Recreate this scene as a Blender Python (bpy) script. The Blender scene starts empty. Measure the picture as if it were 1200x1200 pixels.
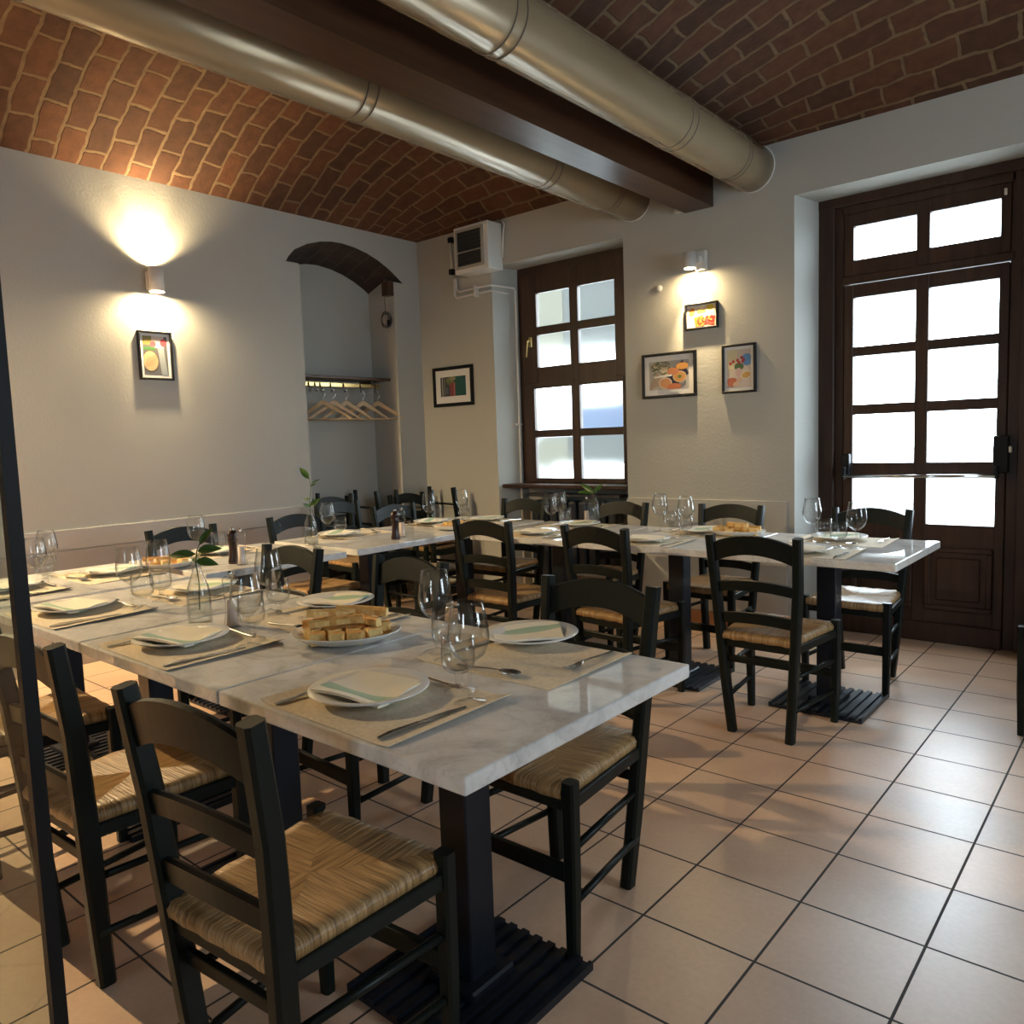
import bpy, bmesh, math, random
from mathutils import Vector, Matrix
random.seed(7)
PI = math.pi
scn = bpy.context.scene
COL = scn.collection
YW, XL, YD, T = 4.852, -5.128, 5.161, 0.751      # window wall, left wall, door plane, table-top height
ZS = 3.05                                         # vault springing
# ------------------------------------------------------------------ materials
def mat(name, col=(.5, .5, .5), rough=.5, metal=0.0, **kw):
    m = bpy.data.materials.new(name); m.use_nodes = True
    b = m.node_tree.nodes['Principled BSDF']
    b.inputs['Base Color'].default_value = (*col, 1)
    b.inputs['Roughness'].default_value = rough
    b.inputs['Metallic'].default_value = metal
    for k, v in kw.items():
        b.inputs[k.replace('_', ' ')].default_value = v
    return m
class N:
    """tiny node helper"""
    def __init__(s, m): s.t = m.node_tree; s.b = s.t.nodes.get('Principled BSDF')
    def n(s, typ, **kw):
        nd = s.t.nodes.new('ShaderNode' + typ)
        for k, v in kw.items():
            if k in nd.inputs: nd.inputs[k].default_value = v
            else: setattr(nd, k, v)
        return nd
    def l(s, a, b): s.t.links.new(a, b)
    def co(s, kind='Object', scale=None):
        tc = s.n('TexCoord'); o = tc.outputs[kind]
        if scale:
            mp = s.n('Mapping'); mp.inputs['Scale'].default_value = scale; s.l(o, mp.inputs['Vector']); o = mp.outputs[0]
        return o
    def noise(s, scale, detail=4, vec=None, rough=.55, dist=0):
        nd = s.n('TexNoise'); nd.inputs['Scale'].default_value = scale; nd.inputs['Detail'].default_value = detail
        nd.inputs['Roughness'].default_value = rough; nd.inputs['Distortion'].default_value = dist
        if vec is not None: s.l(vec, nd.inputs['Vector'])
        return nd.outputs['Fac']
    def ramp(s, fac, stops):
        r = s.n('ValToRGB'); e = r.color_ramp.elements
        while len(e) < len(stops): e.new(.5)
        for el, (p, c) in zip(e, stops): el.position = p; el.color = (*c, 1) if len(c) == 3 else c
        s.l(fac, r.inputs['Fac']); return r.outputs['Color']
    def mix(s, fac, a, b, mode='MIX'):
        x = s.n('MixRGB', blend_type=mode)
        for i, v in (('Fac', fac), ('Color1', a), ('Color2', b)):
            if hasattr(v, 'is_linked'): s.l(v, x.inputs[i])
            elif isinstance(v, (int, float)): x.inputs[i].default_value = v
            else: x.inputs[i].default_value = (*v, 1)
        return x.outputs['Color']
    def math(s, op, a, b=0):
        x = s.n('Math', operation=op)
        for i, v in enumerate((a, b)):
            if hasattr(v, 'is_linked'): s.l(v, x.inputs[i])
            else: x.inputs[i].default_value = v
        return x.outputs[0]
    def bump(s, h, strength=.3, dist=.01):
        b = s.n('Bump'); b.inputs['Strength'].default_value = strength; b.inputs['Distance'].default_value = dist
        s.l(h, b.inputs['Height']); s.l(b.outputs[0], s.b.inputs['Normal'])
    def base(s, c): s.l(c, s.b.inputs['Base Color'])
def plaster(name, c):
    m = mat(name, c, .85); k = N(m); v = k.co()
    k.base(k.mix(k.noise(1.3, 3, v), tuple(x * .95 for x in c), tuple(min(1, x * 1.03) for x in c)))
    k.bump(k.math('ADD', k.noise(55, 3, v), k.math('MULTIPLY', k.noise(9, 4, v), .7)), .28, .005)
    return m
M = {}
M['plaster'] = plaster('wall_plaster', (.44, .435, .40))
M['dado'] = plaster('dado_paint', (.45, .445, .43))
def brick_mat(name, c1, c2, mortar):
    m = mat(name, c1, .9); k = N(m); uv = k.co('UV')
    br = k.n('TexBrick', offset=.5); k.l(uv, br.inputs['Vector'])
    for i, v in (('Color1', c1), ('Color2', c2), ('Mortar', mortar)): br.inputs[i].default_value = (*v, 1)
    br.inputs['Scale'].default_value = 1; br.inputs['Mortar Size'].default_value = .012; br.inputs['Mortar Smooth'].default_value = .35
    br.inputs['Brick Width'].default_value = .265; br.inputs['Row Height'].default_value = .14; br.inputs['Bias'].default_value = -.1
    ds = k.n('TexNoise'); ds.inputs['Scale'].default_value = 7; ds.inputs['Detail'].default_value = 3; k.l(uv, ds.inputs['Vector'])
    wv = k.n('VectorMath', operation='MULTIPLY_ADD'); wv.inputs[1].default_value = (.055, .05, 0)
    k.l(ds.outputs['Color'], wv.inputs[0]); k.l(uv, wv.inputs[2]); k.l(wv.outputs[0], br.inputs['Vector'])
    n = k.noise(14, 5, uv)
    k.base(k.mix(.75, br.outputs['Color'], k.ramp(n, [(.25, (.45, .4, .38)), (.75, (1.0, .95, .9))]), 'MULTIPLY'))
    k.bump(k.math('ADD', k.math('MULTIPLY', k.math('SUBTRACT', 1, br.outputs['Fac']), 1.0), k.math('MULTIPLY', k.noise(40, 5, uv), .5)), .8, .012)
    return m
M['brick'] = brick_mat('vault_brick', (.130, .050, .020), (.062, .026, .012), (.20, .13, .07))
M['darkbrick'] = brick_mat('dark_arch_brick', (.05, .03, .022), (.03, .02, .016), (.06, .045, .035))  # darker brick than the vault, for the niche arch
# floor tile
m = M['tile'] = mat('terracotta_tile', (.5, .3, .2), .34, 0, Specular_IOR_Level=.75); k = N(m); ob = k.co('Object')
mp = k.n('Mapping'); mp.inputs['Location'].default_value = (.7449 + 10 * .3125, -2.979 + 30 * .3115, 0); k.l(ob, mp.inputs['Vector'])
br = k.n('TexBrick', offset=0.0, offset_frequency=1); k.l(mp.outputs[0], br.inputs['Vector'])
br.inputs['Scale'].default_value = 1; br.inputs['Brick Width'].default_value = .3125; br.inputs['Row Height'].default_value = .3115
br.inputs['Mortar Size'].default_value = .0038; br.inputs['Mortar Smooth'].default_value = .15; br.inputs['Bias'].default_value = 0
br.inputs['Color1'].default_value = (.74, .51, .35, 1); br.inputs['Color2'].default_value = (.65, .455, .33, 1); br.inputs['Mortar'].default_value = (.035, .025, .02, 1)
n1 = k.noise(3.2, 4, ob); n2 = k.noise(60, 3, ob)
c = k.mix(.55, br.outputs['Color'], k.ramp(n1, [(.3, (.72, .62, .58)), (.7, (1.0, 1.0, .98))]), 'MULTIPLY')
k.base(k.mix(.18, c, k.ramp(n2, [(.35, (.6, .6, .6)), (.65, (1, 1, 1))]), 'MULTIPLY'))
k.l(k.math('ADD', k.math('MULTIPLY', br.outputs['Fac'], .45), k.math('ADD', k.math('MULTIPLY', n1, .14), .27)), k.b.inputs['Roughness'])
k.bump(k.math('ADD', k.math('SUBTRACT', 1, br.outputs['Fac']), k.math('MULTIPLY', n2, .06)), .5, .004)
# woods
def wood(name, c1, c2, rough, axis=(8, 8, .7)):
    m = mat(name, c1, rough, 0, Specular_IOR_Level=.32); k = N(m); v = k.co('Object', axis)
    n = k.noise(3, 6, v, .6, .6)
    k.base(k.ramp(n, [(.3, c1), (.7, c2)])); k.bump(n, .12, .004); return m
M['doorwood'] = wood('dark_walnut', (.027, .0125, .008), (.052, .026, .017), .40)
M['beamwood'] = wood('beam_wood', (.040, .017, .009), (.075, .035, .018), .30, (7, .6, 7))
M['hanger'] = wood('pale_wood', (.50, .33, .17), (.62, .44, .25), .4)
M['shelfwood'] = wood('shelf_wood', (.05, .025, .015), (.08, .04, .025), .45)
M['lacquer'] = mat('dark_green_lacquer', (.006, .009, .0075), .42, 0, Specular_IOR_Level=.2); k = N(M['lacquer']); k.bump(k.noise(30, 3, k.co('Object', (3, 3, .5))), .08, .003)
M['iron'] = mat('cast_iron', (.008, .011, .018), .36, .2, Specular_IOR_Level=.4)
M['blackmetal'] = mat('black_metal', (.006, .006, .007), .45, 0, Specular_IOR_Level=.2)
M['steel'] = mat('cutlery_steel', (.55, .54, .52), .16, 1)
M['chrome'] = mat('chrome', (.7, .7, .7), .12, 1)
M['brass'] = mat('aged_brass', (.55, .40, .16), .28, 1)
M['white'] = mat('white_enamel', (.72, .70, .66), .45)
M['radiator'] = mat('dark_radiator', (.012, .016, .026), .4)
M['grille'] = mat('dark_grille', (.02, .02, .018), .6)
M['porcelain'] = mat('porcelain', (.82, .80, .76), .12)
M['duct'] = mat('tan_duct', (.42, .32, .19), .27, .35); k = N(M['duct']); k.base(k.ramp(k.noise(2.5, 4, k.co('Object', (1, .35, 1))), [(.3, (.36, .27, .16)), (.7, (.46, .35, .22))]))
M['seam'] = mat('duct_seam', (.10, .075, .05), .6)
# marble
m = M['marble'] = mat('grey_marble', (.7, .68, .66), .03, 0, Specular_IOR_Level=.42); k = N(m); v = k.co('Object'); info = k.n('ObjectInfo')
av = k.n('VectorMath', operation='ADD'); k.l(v, av.inputs[0])
sc = k.n('VectorMath', operation='SCALE'); k.l(info.outputs['Location'], sc.inputs[0]); sc.inputs['Scale'].default_value = 3.7; k.l(sc.outputs[0], av.inputs[1]); v = av.outputs[0]
a = k.noise(4.5, 8, v, .62, 1.6); b_ = k.noise(5, 6, v, .6, 2.6)
base = k.ramp(a, [(.30, (.50, .49, .475)), (.50, (.72, .705, .68)), (.66, (.80, .785, .76))])
vein = k.ramp(b_, [(.46, (1, 1, 1)), (.485, (.74, .73, .72)), (.51, (1, 1, 1))])
k.base(k.mix(.4, base, vein, 'MULTIPLY'))
# rush
m = M['rush'] = mat('woven_rush', (.45, .28, .11), .40); k = N(m); uv = k.co('UV', (165, 6, 1))
n = k.noise(1, 3, uv); n2 = k.noise(.35, 2, uv)
k.base(k.mix(.5, k.ramp(n, [(.30, (.15, .085, .032)), (.5, (.37, .225, .095)), (.72, (.58, .39, .20))]), k.ramp(n2, [(.3, (.75, .68, .6)), (.7, (1.1, 1.1, 1.05))]), 'MULTIPLY'))
k.bump(n, .9, .006); tg = k.n('Tangent', direction_type='UV_MAP'); k.l(tg.outputs[0], k.b.inputs['Tangent']); k.b.inputs['Anisotropic'].default_value = .8
# cloth / paper / food
M['paper'] = mat('straw_paper', (.56, .47, .34), .85); k = N(M['paper']); k.base(k.ramp(k.noise(90, 3, k.co('Object')), [(.35, (.66, .56, .41)), (.65, (.76, .66, .50))]))
m = M['napkin'] = mat('striped_napkin', (.8, .77, .68), .9); k = N(m); uv = k.co('UV'); sx = k.n('SeparateXYZ'); k.l(uv, sx.inputs[0])
st = k.ramp(sx.outputs[1], [(.0, (.86, .81, .68)), (.16, (.86, .81, .68)), (.17, (.36, .52, .38)), (.37, (.42, .57, .43)), (.38, (.86, .81, .68))])
k.base(st); k.bump(k.noise(300, 2, k.co('Object')), .2, .001)
M['crust'] = mat('bread_crust', (.50, .24, .07), .7); k = N(M['crust']); k.base(k.ramp(k.noise(45, 5, k.co('Object')), [(.3, (.60, .28, .06)), (.7, (.86, .54, .19))]))
M['crumb'] = mat('bread_crumb', (.80, .62, .33), .85); k = N(M['crumb']); v = k.co('Object'); n = k.noise(90, 4, v); k.base(k.ramp(n, [(.3, (.80, .52, .17)), (.65, (.93, .68, .30))])); k.bump(n, .6, .004)
M['leaf'] = mat('bay_leaf', (.05, .11, .018), .38); k = N(M['leaf']); k.base(k.ramp(k.noise(18, 3, k.co('Object')), [(.3, (.035, .085, .012)), (.7, (.085, .16, .03))]))
M['stem'] = mat('green_stem', (.07, .09, .03), .5)
M['mill'] = mat('dark_mill_wood', (.025, .008, .005), .25)
M['salt'] = mat('pink_salt', (.72, .60, .53), .6)
M['pepper'] = mat('peppercorn', (.03, .02, .015), .6)
M['matboard'] = mat('mat_board', (.74, .72, .70), .8)
M['cable'] = mat('cable', (.05, .045, .04), .5)
M['facade'] = mat('cream_facade', (.064, .055, .027), .9)
M['facade2'] = mat('grey_facade', (.011, .012, .011), .9)
M['bluewall'] = mat('blue_facade', (.012, .024, .055), .9)
M['asphalt'] = mat('street_stone', (.6, .6, .58), .9)
def glassmat(name, tint, ior, rough, extra=0.0, spec=1.0, edge=1):
    m = bpy.data.materials.new(name); m.use_nodes = True; t = m.node_tree; t.nodes.remove(t.nodes['Principled BSDF'])
    k = N(m); out = t.nodes['Material Output']
    tr = k.n('BsdfTransparent'); tr.inputs['Color'].default_value = (*tint, 1)
    gl = k.n('BsdfGlossy'); gl.inputs['Roughness'].default_value = rough
    fr = k.n('LayerWeight'); fr.inputs['Blend'].default_value = .5
    f5 = k.math('POWER', fr.outputs['Facing'], 4.0)
    if edge < 1: k.l(k.ramp(k.math('POWER', fr.outputs['Facing'], 3.0), [(0, tint), (.9, tuple(edge * q for q in tint))]), tr.inputs['Color'])
    mx = k.n('MixShader'); k.l(k.math('MINIMUM', k.math('ADD', k.math('MULTIPLY', f5, spec), extra), 1), mx.inputs[0]); k.l(tr.outputs[0], mx.inputs[1]); k.l(gl.outputs[0], mx.inputs[2])
    k.l(mx.outputs[0], out.inputs['Surface']); return m
M['glass'] = glassmat('clear_glass', (.975, .98, .978), 1.55, .012, .045, .8, .62)
M['pane'] = glassmat('window_glass', (.93, .96, .97), 1.45, .02, .04)
M['screen'] = glassmat('tinted_glass', (.58, .66, .65), 1.5, .04, .08)
# frosted window glass: part clear, part rough, part translucent
m = M['frost'] = bpy.data.materials.new('frosted_glass'); m.use_nodes = True; t = m.node_tree; t.nodes.remove(t.nodes['Principled BSDF']); k = N(m)
tr = k.n('BsdfTransparent'); tr.inputs['Color'].default_value = (.9, .92, .9, 1)
rf = k.n('BsdfRefraction'); rf.inputs['Roughness'].default_value = .30; rf.inputs['IOR'].default_value = 1.25; rf.inputs['Color'].default_value = (.92, .93, .9, 1)
tl = k.n('BsdfTranslucent'); tl.inputs['Color'].default_value = (.5, .5, .46, 1)
x1 = k.n('MixShader'); x1.inputs[0].default_value = .60; k.l(tr.outputs[0], x1.inputs[1]); k.l(rf.outputs[0], x1.inputs[2])
x2 = k.n('MixShader'); x2.inputs[0].default_value = .05; k.l(x1.outputs[0], x2.inputs[1]); k.l(tl.outputs[0], x2.inputs[2])
k.l(x2.outputs[0], t.nodes['Material Output'].inputs['Surface'])
def emit(name, col, s):
    m = bpy.data.materials.new(name); m.use_nodes = True; b = m.node_tree.nodes['Principled BSDF']
    b.inputs['Base Color'].default_value = (*col, 1); b.inputs['Emission Color'].default_value = (*col, 1); b.inputs['Emission Strength'].default_value = s; return m
M['bulb'] = emit('lamp_glow', (1, .72, .36), 40)
# ------------------------------------------------------------------ mesh building
class MB:
    def __init__(s): s.v = []; s.f = []; s.uv = {}; s.mi = []; s.sm = []
    def add(s, vs, fs, mi=0, smooth=False, uvs=None):
        o = len(s.v); s.v += [tuple(p) for p in vs]
        for i, f in enumerate(fs):
            s.f.append([o + j for j in f]); s.mi.append(mi); s.sm.append(smooth)
            if uvs: s.uv[len(s.f) - 1] = uvs[i]
        return s
    def box(s, x0, x1, y0, y1, z0, z1, mi=0):
        x0, x1 = sorted((x0, x1)); y0, y1 = sorted((y0, y1)); z0, z1 = sorted((z0, z1))
        return s.add([(x0, y0, z0), (x1, y0, z0), (x1, y1, z0), (x0, y1, z0), (x0, y0, z1), (x1, y0, z1), (x1, y1, z1), (x0, y1, z1)],
                     [(0, 3, 2, 1), (4, 5, 6, 7), (0, 1, 5, 4), (1, 2, 6, 5), (2, 3, 7, 6), (3, 0, 4, 7)], mi)
    def bev(s, x0, x1, y0, y1, z0, z1, r, seg=2, mi=0):
        bm = bmesh.new(); bmesh.ops.create_cube(bm, size=1)
        for v in bm.verts: v.co = Vector(((x0 + x1) / 2 + v.co.x * (x1 - x0), (y0 + y1) / 2 + v.co.y * (y1 - y0), (z0 + z1) / 2 + v.co.z * (z1 - z0)))
        bmesh.ops.bevel(bm, geom=bm.edges[:], offset=r, segments=seg, profile=.5, affect='EDGES')
        bm.verts.index_update(); s.add([v.co[:] for v in bm.verts], [[v.index for v in f.verts] for f in bm.faces], mi); bm.free(); return s
    def loft(s, rings, cap=True, closed=True, mi=0, smooth=False, loop=False):
        n = len(rings[0]); vs = [p for r in rings for p in r]; fs = []; R = len(rings)
        for i in range(R if loop else R - 1):
            for j in range(n if closed else n - 1):
                a = i * n + j; b = i * n + (j + 1) % n; i2 = (i + 1) % R; fs.append((a, b, i2 * n + (j + 1) % n, i2 * n + j))
        if cap and not loop: fs.append(tuple(range(n))[::-1]); fs.append(tuple((R - 1) * n + j for j in range(n)))
        return s.add(vs, fs, mi, smooth)
    def bar(s, pts, w, d, ch=.004, xax=(1, 0, 0), mi=0):
        """swept chamfered rectangle; w along xax, d across"""
        pts = [Vector(p) for p in pts]; rings = []; X = Vector(xax)
        for i, p in enumerate(pts):
            tn = (pts[min(i + 1, len(pts) - 1)] - pts[max(i - 1, 0)]).normalized()
            ax = (X - tn * X.dot(tn)).normalized(); ay = tn.cross(ax)
            ww = w[i] if isinstance(w, (list, tuple)) else w; dd = d[i] if isinstance(d, (list, tuple)) else d
            a, b = ww / 2, dd / 2; c = min(ch, a * .6, b * .6)
            rings.append([p + ax * u + ay * v for u, v in ((-a + c, -b), (a - c, -b), (a, -b + c), (a, b - c), (a - c, b), (-a + c, b), (-a, b - c), (-a, -b + c))])
        return s.loft(rings, mi=mi)
    def tube(s, pts, r, n=10, mi=0, cap=True):
        pts = [Vector(p) for p in pts]; rings = []; prev = None
        for i, p in enumerate(pts):
            tn = (pts[min(i + 1, len(pts) - 1)] - pts[max(i - 1, 0)]).normalized()
            ref = prev if prev is not None else (Vector((0, 0, 1)) if abs(tn.z) < .9 else Vector((1, 0, 0)))
            ax = (ref - tn * ref.dot(tn)).normalized(); prev = ax; ay = tn.cross(ax); rr = r[i] if isinstance(r, (list, tuple)) else r
            rings.append([p + (ax * math.cos(2 * PI * j / n) + ay * math.sin(2 * PI * j / n)) * rr for j in range(n)])
        return s.loft(rings, cap=cap, mi=mi, smooth=True)
    def lathe(s, prof, n=28, c=(0, 0, 0), mi=0, sx=1, sy=1, closed_prof=False):
        vs = []; fs = []; P = len(prof)
        for (r, z) in prof:
            for j in range(n): a = 2 * PI * j / n; vs.append((c[0] + r * math.cos(a) * sx, c[1] + r * math.sin(a) * sy, c[2] + z))
        for i in range(P if closed_prof else P - 1):
            i2 = (i + 1) % P
            for j in range(n): fs.append((i * n + j, i * n + (j + 1) % n, i2 * n + (j + 1) % n, i2 * n + j))
        return s.add(vs, fs, mi, True)
    def xf(s, mtx):
        s.v = [tuple(mtx @ Vector(p)) for p in s.v]; return s
    def build(s, name, mats, parent=None, loc=None, rz=None):
        me = bpy.data.meshes.new(name); me.from_pydata(s.v, [], s.f)
        for mm in (mats if isinstance(mats, (list, tuple)) else [mats]): me.materials.append(M[mm] if isinstance(mm, str) else mm)
        me.polygons.foreach_set('material_index', s.mi); me.polygons.foreach_set('use_smooth', s.sm)
        if s.uv:
            ul = me.uv_layers.new(name='UVMap')
            for fi, u in s.uv.items():
                for li, q in zip(me.polygons[fi].loop_indices, u): ul.data[li].uv = q
        me.update(); o = bpy.data.objects.new(name, me); COL.objects.link(o)
        if parent is not None: o.parent = parent
        if loc is not None: o.location = loc
        if rz is not None: o.rotation_euler = (0, 0, rz)
        return o
def empty(name, loc=(0, 0, 0), rz=0):
    o = bpy.data.objects.new(name, None); o.empty_display_size = .1; COL.objects.link(o); o.location = loc; o.rotation_euler = (0, 0, rz); return o
def tag(o, label, cat, group=None):
    o['label'] = label; o['category'] = cat
    if group: o['group'] = group
    return o
def struct(o): o['kind'] = 'structure'; return o
def dup(root, loc, rz=0, label=None, group=None):
    r = root.copy(); COL.objects.link(r); r.location = loc; r.rotation_euler = (0, 0, rz)
    if label: r['label'] = label
    if group: r['group'] = group
    for ch in list(root.children):
        c = ch.copy(); COL.objects.link(c); c.parent = r
        for g in list(ch.children):
            d = g.copy(); COL.objects.link(d); d.parent = c
    return r
# ------------------------------------------------------------------ room shell
XR, YB = 2.3, -3.4
struct(MB().box(XL - .6, XR + .3, YB - .3, YD + .12, -.1, 0).build('floor', 'tile'))
def wall_grid(name, u0, u1, z0, z1, holes, t0, t1, axis, matn='plaster', shift=None):
    us = sorted({u0, u1, *[h[0] for h in holes], *[h[1] for h in holes]}); zs = sorted({z0, z1, *[h[2] for h in holes], *[h[3] for h in holes]})
    solid = lambda i, j: 0 <= i < len(us) - 1 and 0 <= j < len(zs) - 1 and not any(h[0] <= us[i] and us[i + 1] <= h[1] and h[2] <= zs[j] and zs[j + 1] <= h[3] for h in holes)
    mb = MB()
    def P(u, t, z):
        if shift and t == t1: u = shift.get(u, u)
        return (u, t, z) if axis == 'x' else (t, u, z)
    def q(a, b, c, d): mb.add([a, b, c, d], [(0, 1, 2, 3)])
    for i in range(len(us) - 1):
        for j in range(len(zs) - 1):
            if not solid(i, j): continue
            a, b, c, d = us[i], us[i + 1], zs[j], zs[j + 1]
            q(P(a, t0, c), P(b, t0, c), P(b, t0, d), P(a, t0, d)); q(P(a, t1, c), P(a, t1, d), P(b, t1, d), P(b, t1, c))
            if not solid(i - 1, j): q(P(a, t0, c), P(a, t0, d), P(a, t1, d), P(a, t1, c))
            if not solid(i + 1, j): q(P(b, t0, c), P(b, t1, c), P(b, t1, d), P(b, t0, d))
            if not solid(i, j - 1): q(P(a, t0, c), P(a, t1, c), P(b, t1, c), P(b, t0, c))
            if not solid(i, j + 1): q(P(a, t0, d), P(b, t0, d), P(b, t1, d), P(a, t1, d))
    return struct(mb.build(name, matn))
WX0, WX1, WZ1 = -4.27, -3.02, 2.70               # window recess
DX0, DX1, DZ1 = -1.805, -.50, 2.715              # door recess
wall_grid('wall_back', XL - .5, XR + .3, 0, 3.9, [(WX0, WX1, 0, WZ1), (DX0, DX1, 0, DZ1)], YW, YW + .40, 'x', shift={DX0: -1.72, WX0: -4.16, WX1: -3.09})
wall_grid('wall_right', YB, YW, 0, 3.9, [(2.0, 3.3, .9, 2.3)], XR, XR + .3, 'y')
wall_grid('wall_front', XL - .5, XR + .3, 0, 3.9, [(-.2, .8, 1.1, 2.3)], YB, YB - .3, 'x')
# left wall with arched niche
NY0, NY1, XN = 3.615, 4.56, -5.465
arcp = [(3.50, 2.69), (3.525, 2.73), (3.583, 2.79), (3.70, 2.85), (3.823, 2.888), (3.93, 2.905), (4.03, 2.909), (4.16, 2.897), (4.286, 2.87), (4.40, 2.83), (4.509, 2.778), (4.60, 2.72), (4.665, 2.675)]
mb = MB()
def lq(y0, y1, z0a, z1a, z0b=None, z1b=None):
    z0b = z0a if z0b is None else z0b; z1b = z1a if z1b is None else z1b
    mb.add([(XL, y0, z0a), (XL, y0, z1a), (XL, y1, z1b), (XL, y1, z0b)], [(0, 1, 2, 3)])
lq(YB, 3.50, 0, 3.9); lq(4.665, YW, 0, 3.9); lq(3.50, NY0, 0, 2.69); lq(NY1, 4.665, 0, 2.675)
for (a, za), (b, zb) in zip(arcp, arcp[1:]): lq(a, b, za, 3.9, zb, 3.9)
mb.box(XL - .5, XL - .42, YB, YW, 0, 3.9)
struct(mb.build('wall_left', 'plaster'))
mb = MB()
mb.add([(XL, NY0, 0), (XN, NY0, 0), (XN, NY0, 2.8), (XL, NY0, 2.69)], [(0, 1, 2, 3)])
mb.add([(XL, NY1, 0), (XL, NY1, 2.675), (XN, NY1, 2.75), (XN, NY1, 0)], [(0, 1, 2, 3)])
mb.add([(XN, NY0, 0), (XN, NY1, 0), (XN, NY1, 2.85), (XN, NY0, 2.85)], [(0, 1, 2, 3)])
struct(mb.build('wall_niche', 'plaster'))
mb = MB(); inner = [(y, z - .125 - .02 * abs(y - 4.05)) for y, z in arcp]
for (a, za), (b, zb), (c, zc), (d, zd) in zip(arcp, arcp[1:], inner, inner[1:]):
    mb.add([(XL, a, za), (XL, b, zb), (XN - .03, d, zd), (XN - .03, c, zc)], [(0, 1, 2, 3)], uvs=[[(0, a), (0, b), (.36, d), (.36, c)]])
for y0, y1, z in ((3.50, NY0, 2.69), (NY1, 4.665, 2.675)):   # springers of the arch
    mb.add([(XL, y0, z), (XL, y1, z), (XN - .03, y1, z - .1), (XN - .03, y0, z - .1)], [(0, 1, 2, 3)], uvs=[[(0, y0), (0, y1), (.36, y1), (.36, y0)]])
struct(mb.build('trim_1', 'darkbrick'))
# vaults
def vault(name, x0, x1, y0, y1, rise):
    mb = MB(); nx, ny = 26, 48; cx, a = (x0 + x1) / 2, (x1 - x0) / 2; cy, b = (y0 + y1) / 2, (y1 - y0) / 2
    us = [-1 + 2 * i / nx for i in range(nx + 1)]; vs_ = [math.copysign(1 - (1 - abs(t)) ** 1.6, t) for t in [-1 + 2 * j / ny for j in range(ny + 1)]]
    H = lambda u, v: ZS + rise * (1 - u * u) * (1 - abs(v) ** 7)
    al = [0]
    for i in range(nx): al.append(al[-1] + math.hypot((us[i + 1] - us[i]) * a, H(us[i + 1], 0) - H(us[i], 0)))
    pts = [(cx + u * a, cy + v * b, H(u, v)) for v in vs_ for u in us]; fs, uvs = [], []
    vl = [0]
    for j in range(ny): vl.append(vl[-1] + math.hypot((vs_[j + 1] - vs_[j]) * b, H(0, vs_[j + 1]) - H(0, vs_[j])))
    for j in range(ny):
        for i in range(nx):
            p = j * (nx + 1) + i; fs.append((p, p + nx + 1, p + nx + 2, p + 1)); uvs.append([(al[i], vl[j]), (al[i], vl[j + 1]), (al[i + 1], vl[j + 1]), (al[i + 1], vl[j])])
    mb.add(pts, fs, smooth=True, uvs=uvs); return struct(mb.build(name, 'brick'))
vault('ceiling', XL, -2.50, YB, YW, .50); vault('ceiling.001', -2.36, XR, YB, YW, .62)
struct(MB().box(-2.533, -2.332, YB, YW, 2.76, 3.25).build('trim_2', 'beamwood'))
struct(MB().bev(-2.60, -2.535, YW - .03, YW, 2.765, 2.80, .004).build('trim_3', 'white'))
# dado panels
mb = MB()
mb.box(XL, XL + .016, YB, NY0, .725, .845); mb.box(XL, XL + .010, YB, NY0, 0, .718); struct(mb.build('trim_4', 'dado'))
mb = MB(); mb.box(WX1, DX0 - .045, YW - .014, YW, .09, .852); struct(mb.build('trim_5', 'plaster'))
mb = MB(); mb.box(-4.92, -4.60, YW - .010, YW, .63, .852); struct(mb.build('trim_6', 'plaster'))
struct(MB().box(WX1, DX0, YW - .022, YW, 0, .085).build('baseboard_back', mat('cotto_skirting', (.30, .15, .08), .5)))
struct(MB().box(XL, WX0, YW - .012, YW, 0, .085).build('baseboard_corner', 'plaster'))
# ------------------------------------------------------------------ window
WY = 5.13
w = struct(empty('window_1', (0, 0, 0)))
mb = MB(); z0, z1 = .93, 2.71; x0, x1 = -4.21, -3.045
mb.box(x0, x0 + .075, WY - .03, WY + .06, z0, z1).box(x1 - .06, x1, WY - .03, WY + .06, z0, z1).box(x0 + .075, x1 - .06, WY - .03, WY + .06, z1 - .075, z1).box(x0 + .075, x1 - .06, WY - .03, WY + .06, z0, z0 + .03)
mb.box(x0 - .06, x0 + .01, WY, WY + .05, z0 - .9, z1 + .04).box(x1 - .01, x1 + .06, WY, WY + .05, z0, z1 + .04)
mb.build('window_frame', 'doorwood', w)
def sash(name, parent, xs, zs, yy, x0, x1, z0, z1, d=.05, matn='doorwood', pane='frost', th=.006):
    """xs / zs: lists of pane intervals; builds one sash with a pane per opening"""
    mb = MB(); xe = [x0] + [e for p in xs for e in p] + [x1]; ze = [z0] + [e for p in zs for e in p] + [z1]
    for i in range(0, len(xe), 2): mb.bev(xe[i], xe[i + 1], yy - d / 2, yy + d / 2, z0, z1, .004, 1)
    for (xa, xb) in xs:
        for j in range(0, len(ze), 2): mb.box(xa - .002, xb + .002, yy - d / 2 + .004, yy + d / 2 - .004, ze[j], ze[j + 1])
    s_ = mb.build(name, matn, parent)
    for (xa, xb) in xs:
        for (za, zb) in zs: MB().add([(xa, yy, za), (xb, yy, za), (xb, yy, zb), (xa, yy, zb)], [(0, 1, 2, 3)]).build('pane', pane, s_)
    return s_
sash('upper_sash', w, [(-3.994, -3.662), (-3.583, -3.245)], [(1.882, 2.142), (2.207, 2.474)], WY - .035, -4.14, -3.10, 1.756, 2.64)
sash('lower_sash', w, [(-4.04, -3.664), (-3.583, -3.19)], [(.975, 1.312), (1.371, 1.712)], WY - .035, -4.14, -3.10, .94, 1.756)
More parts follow.
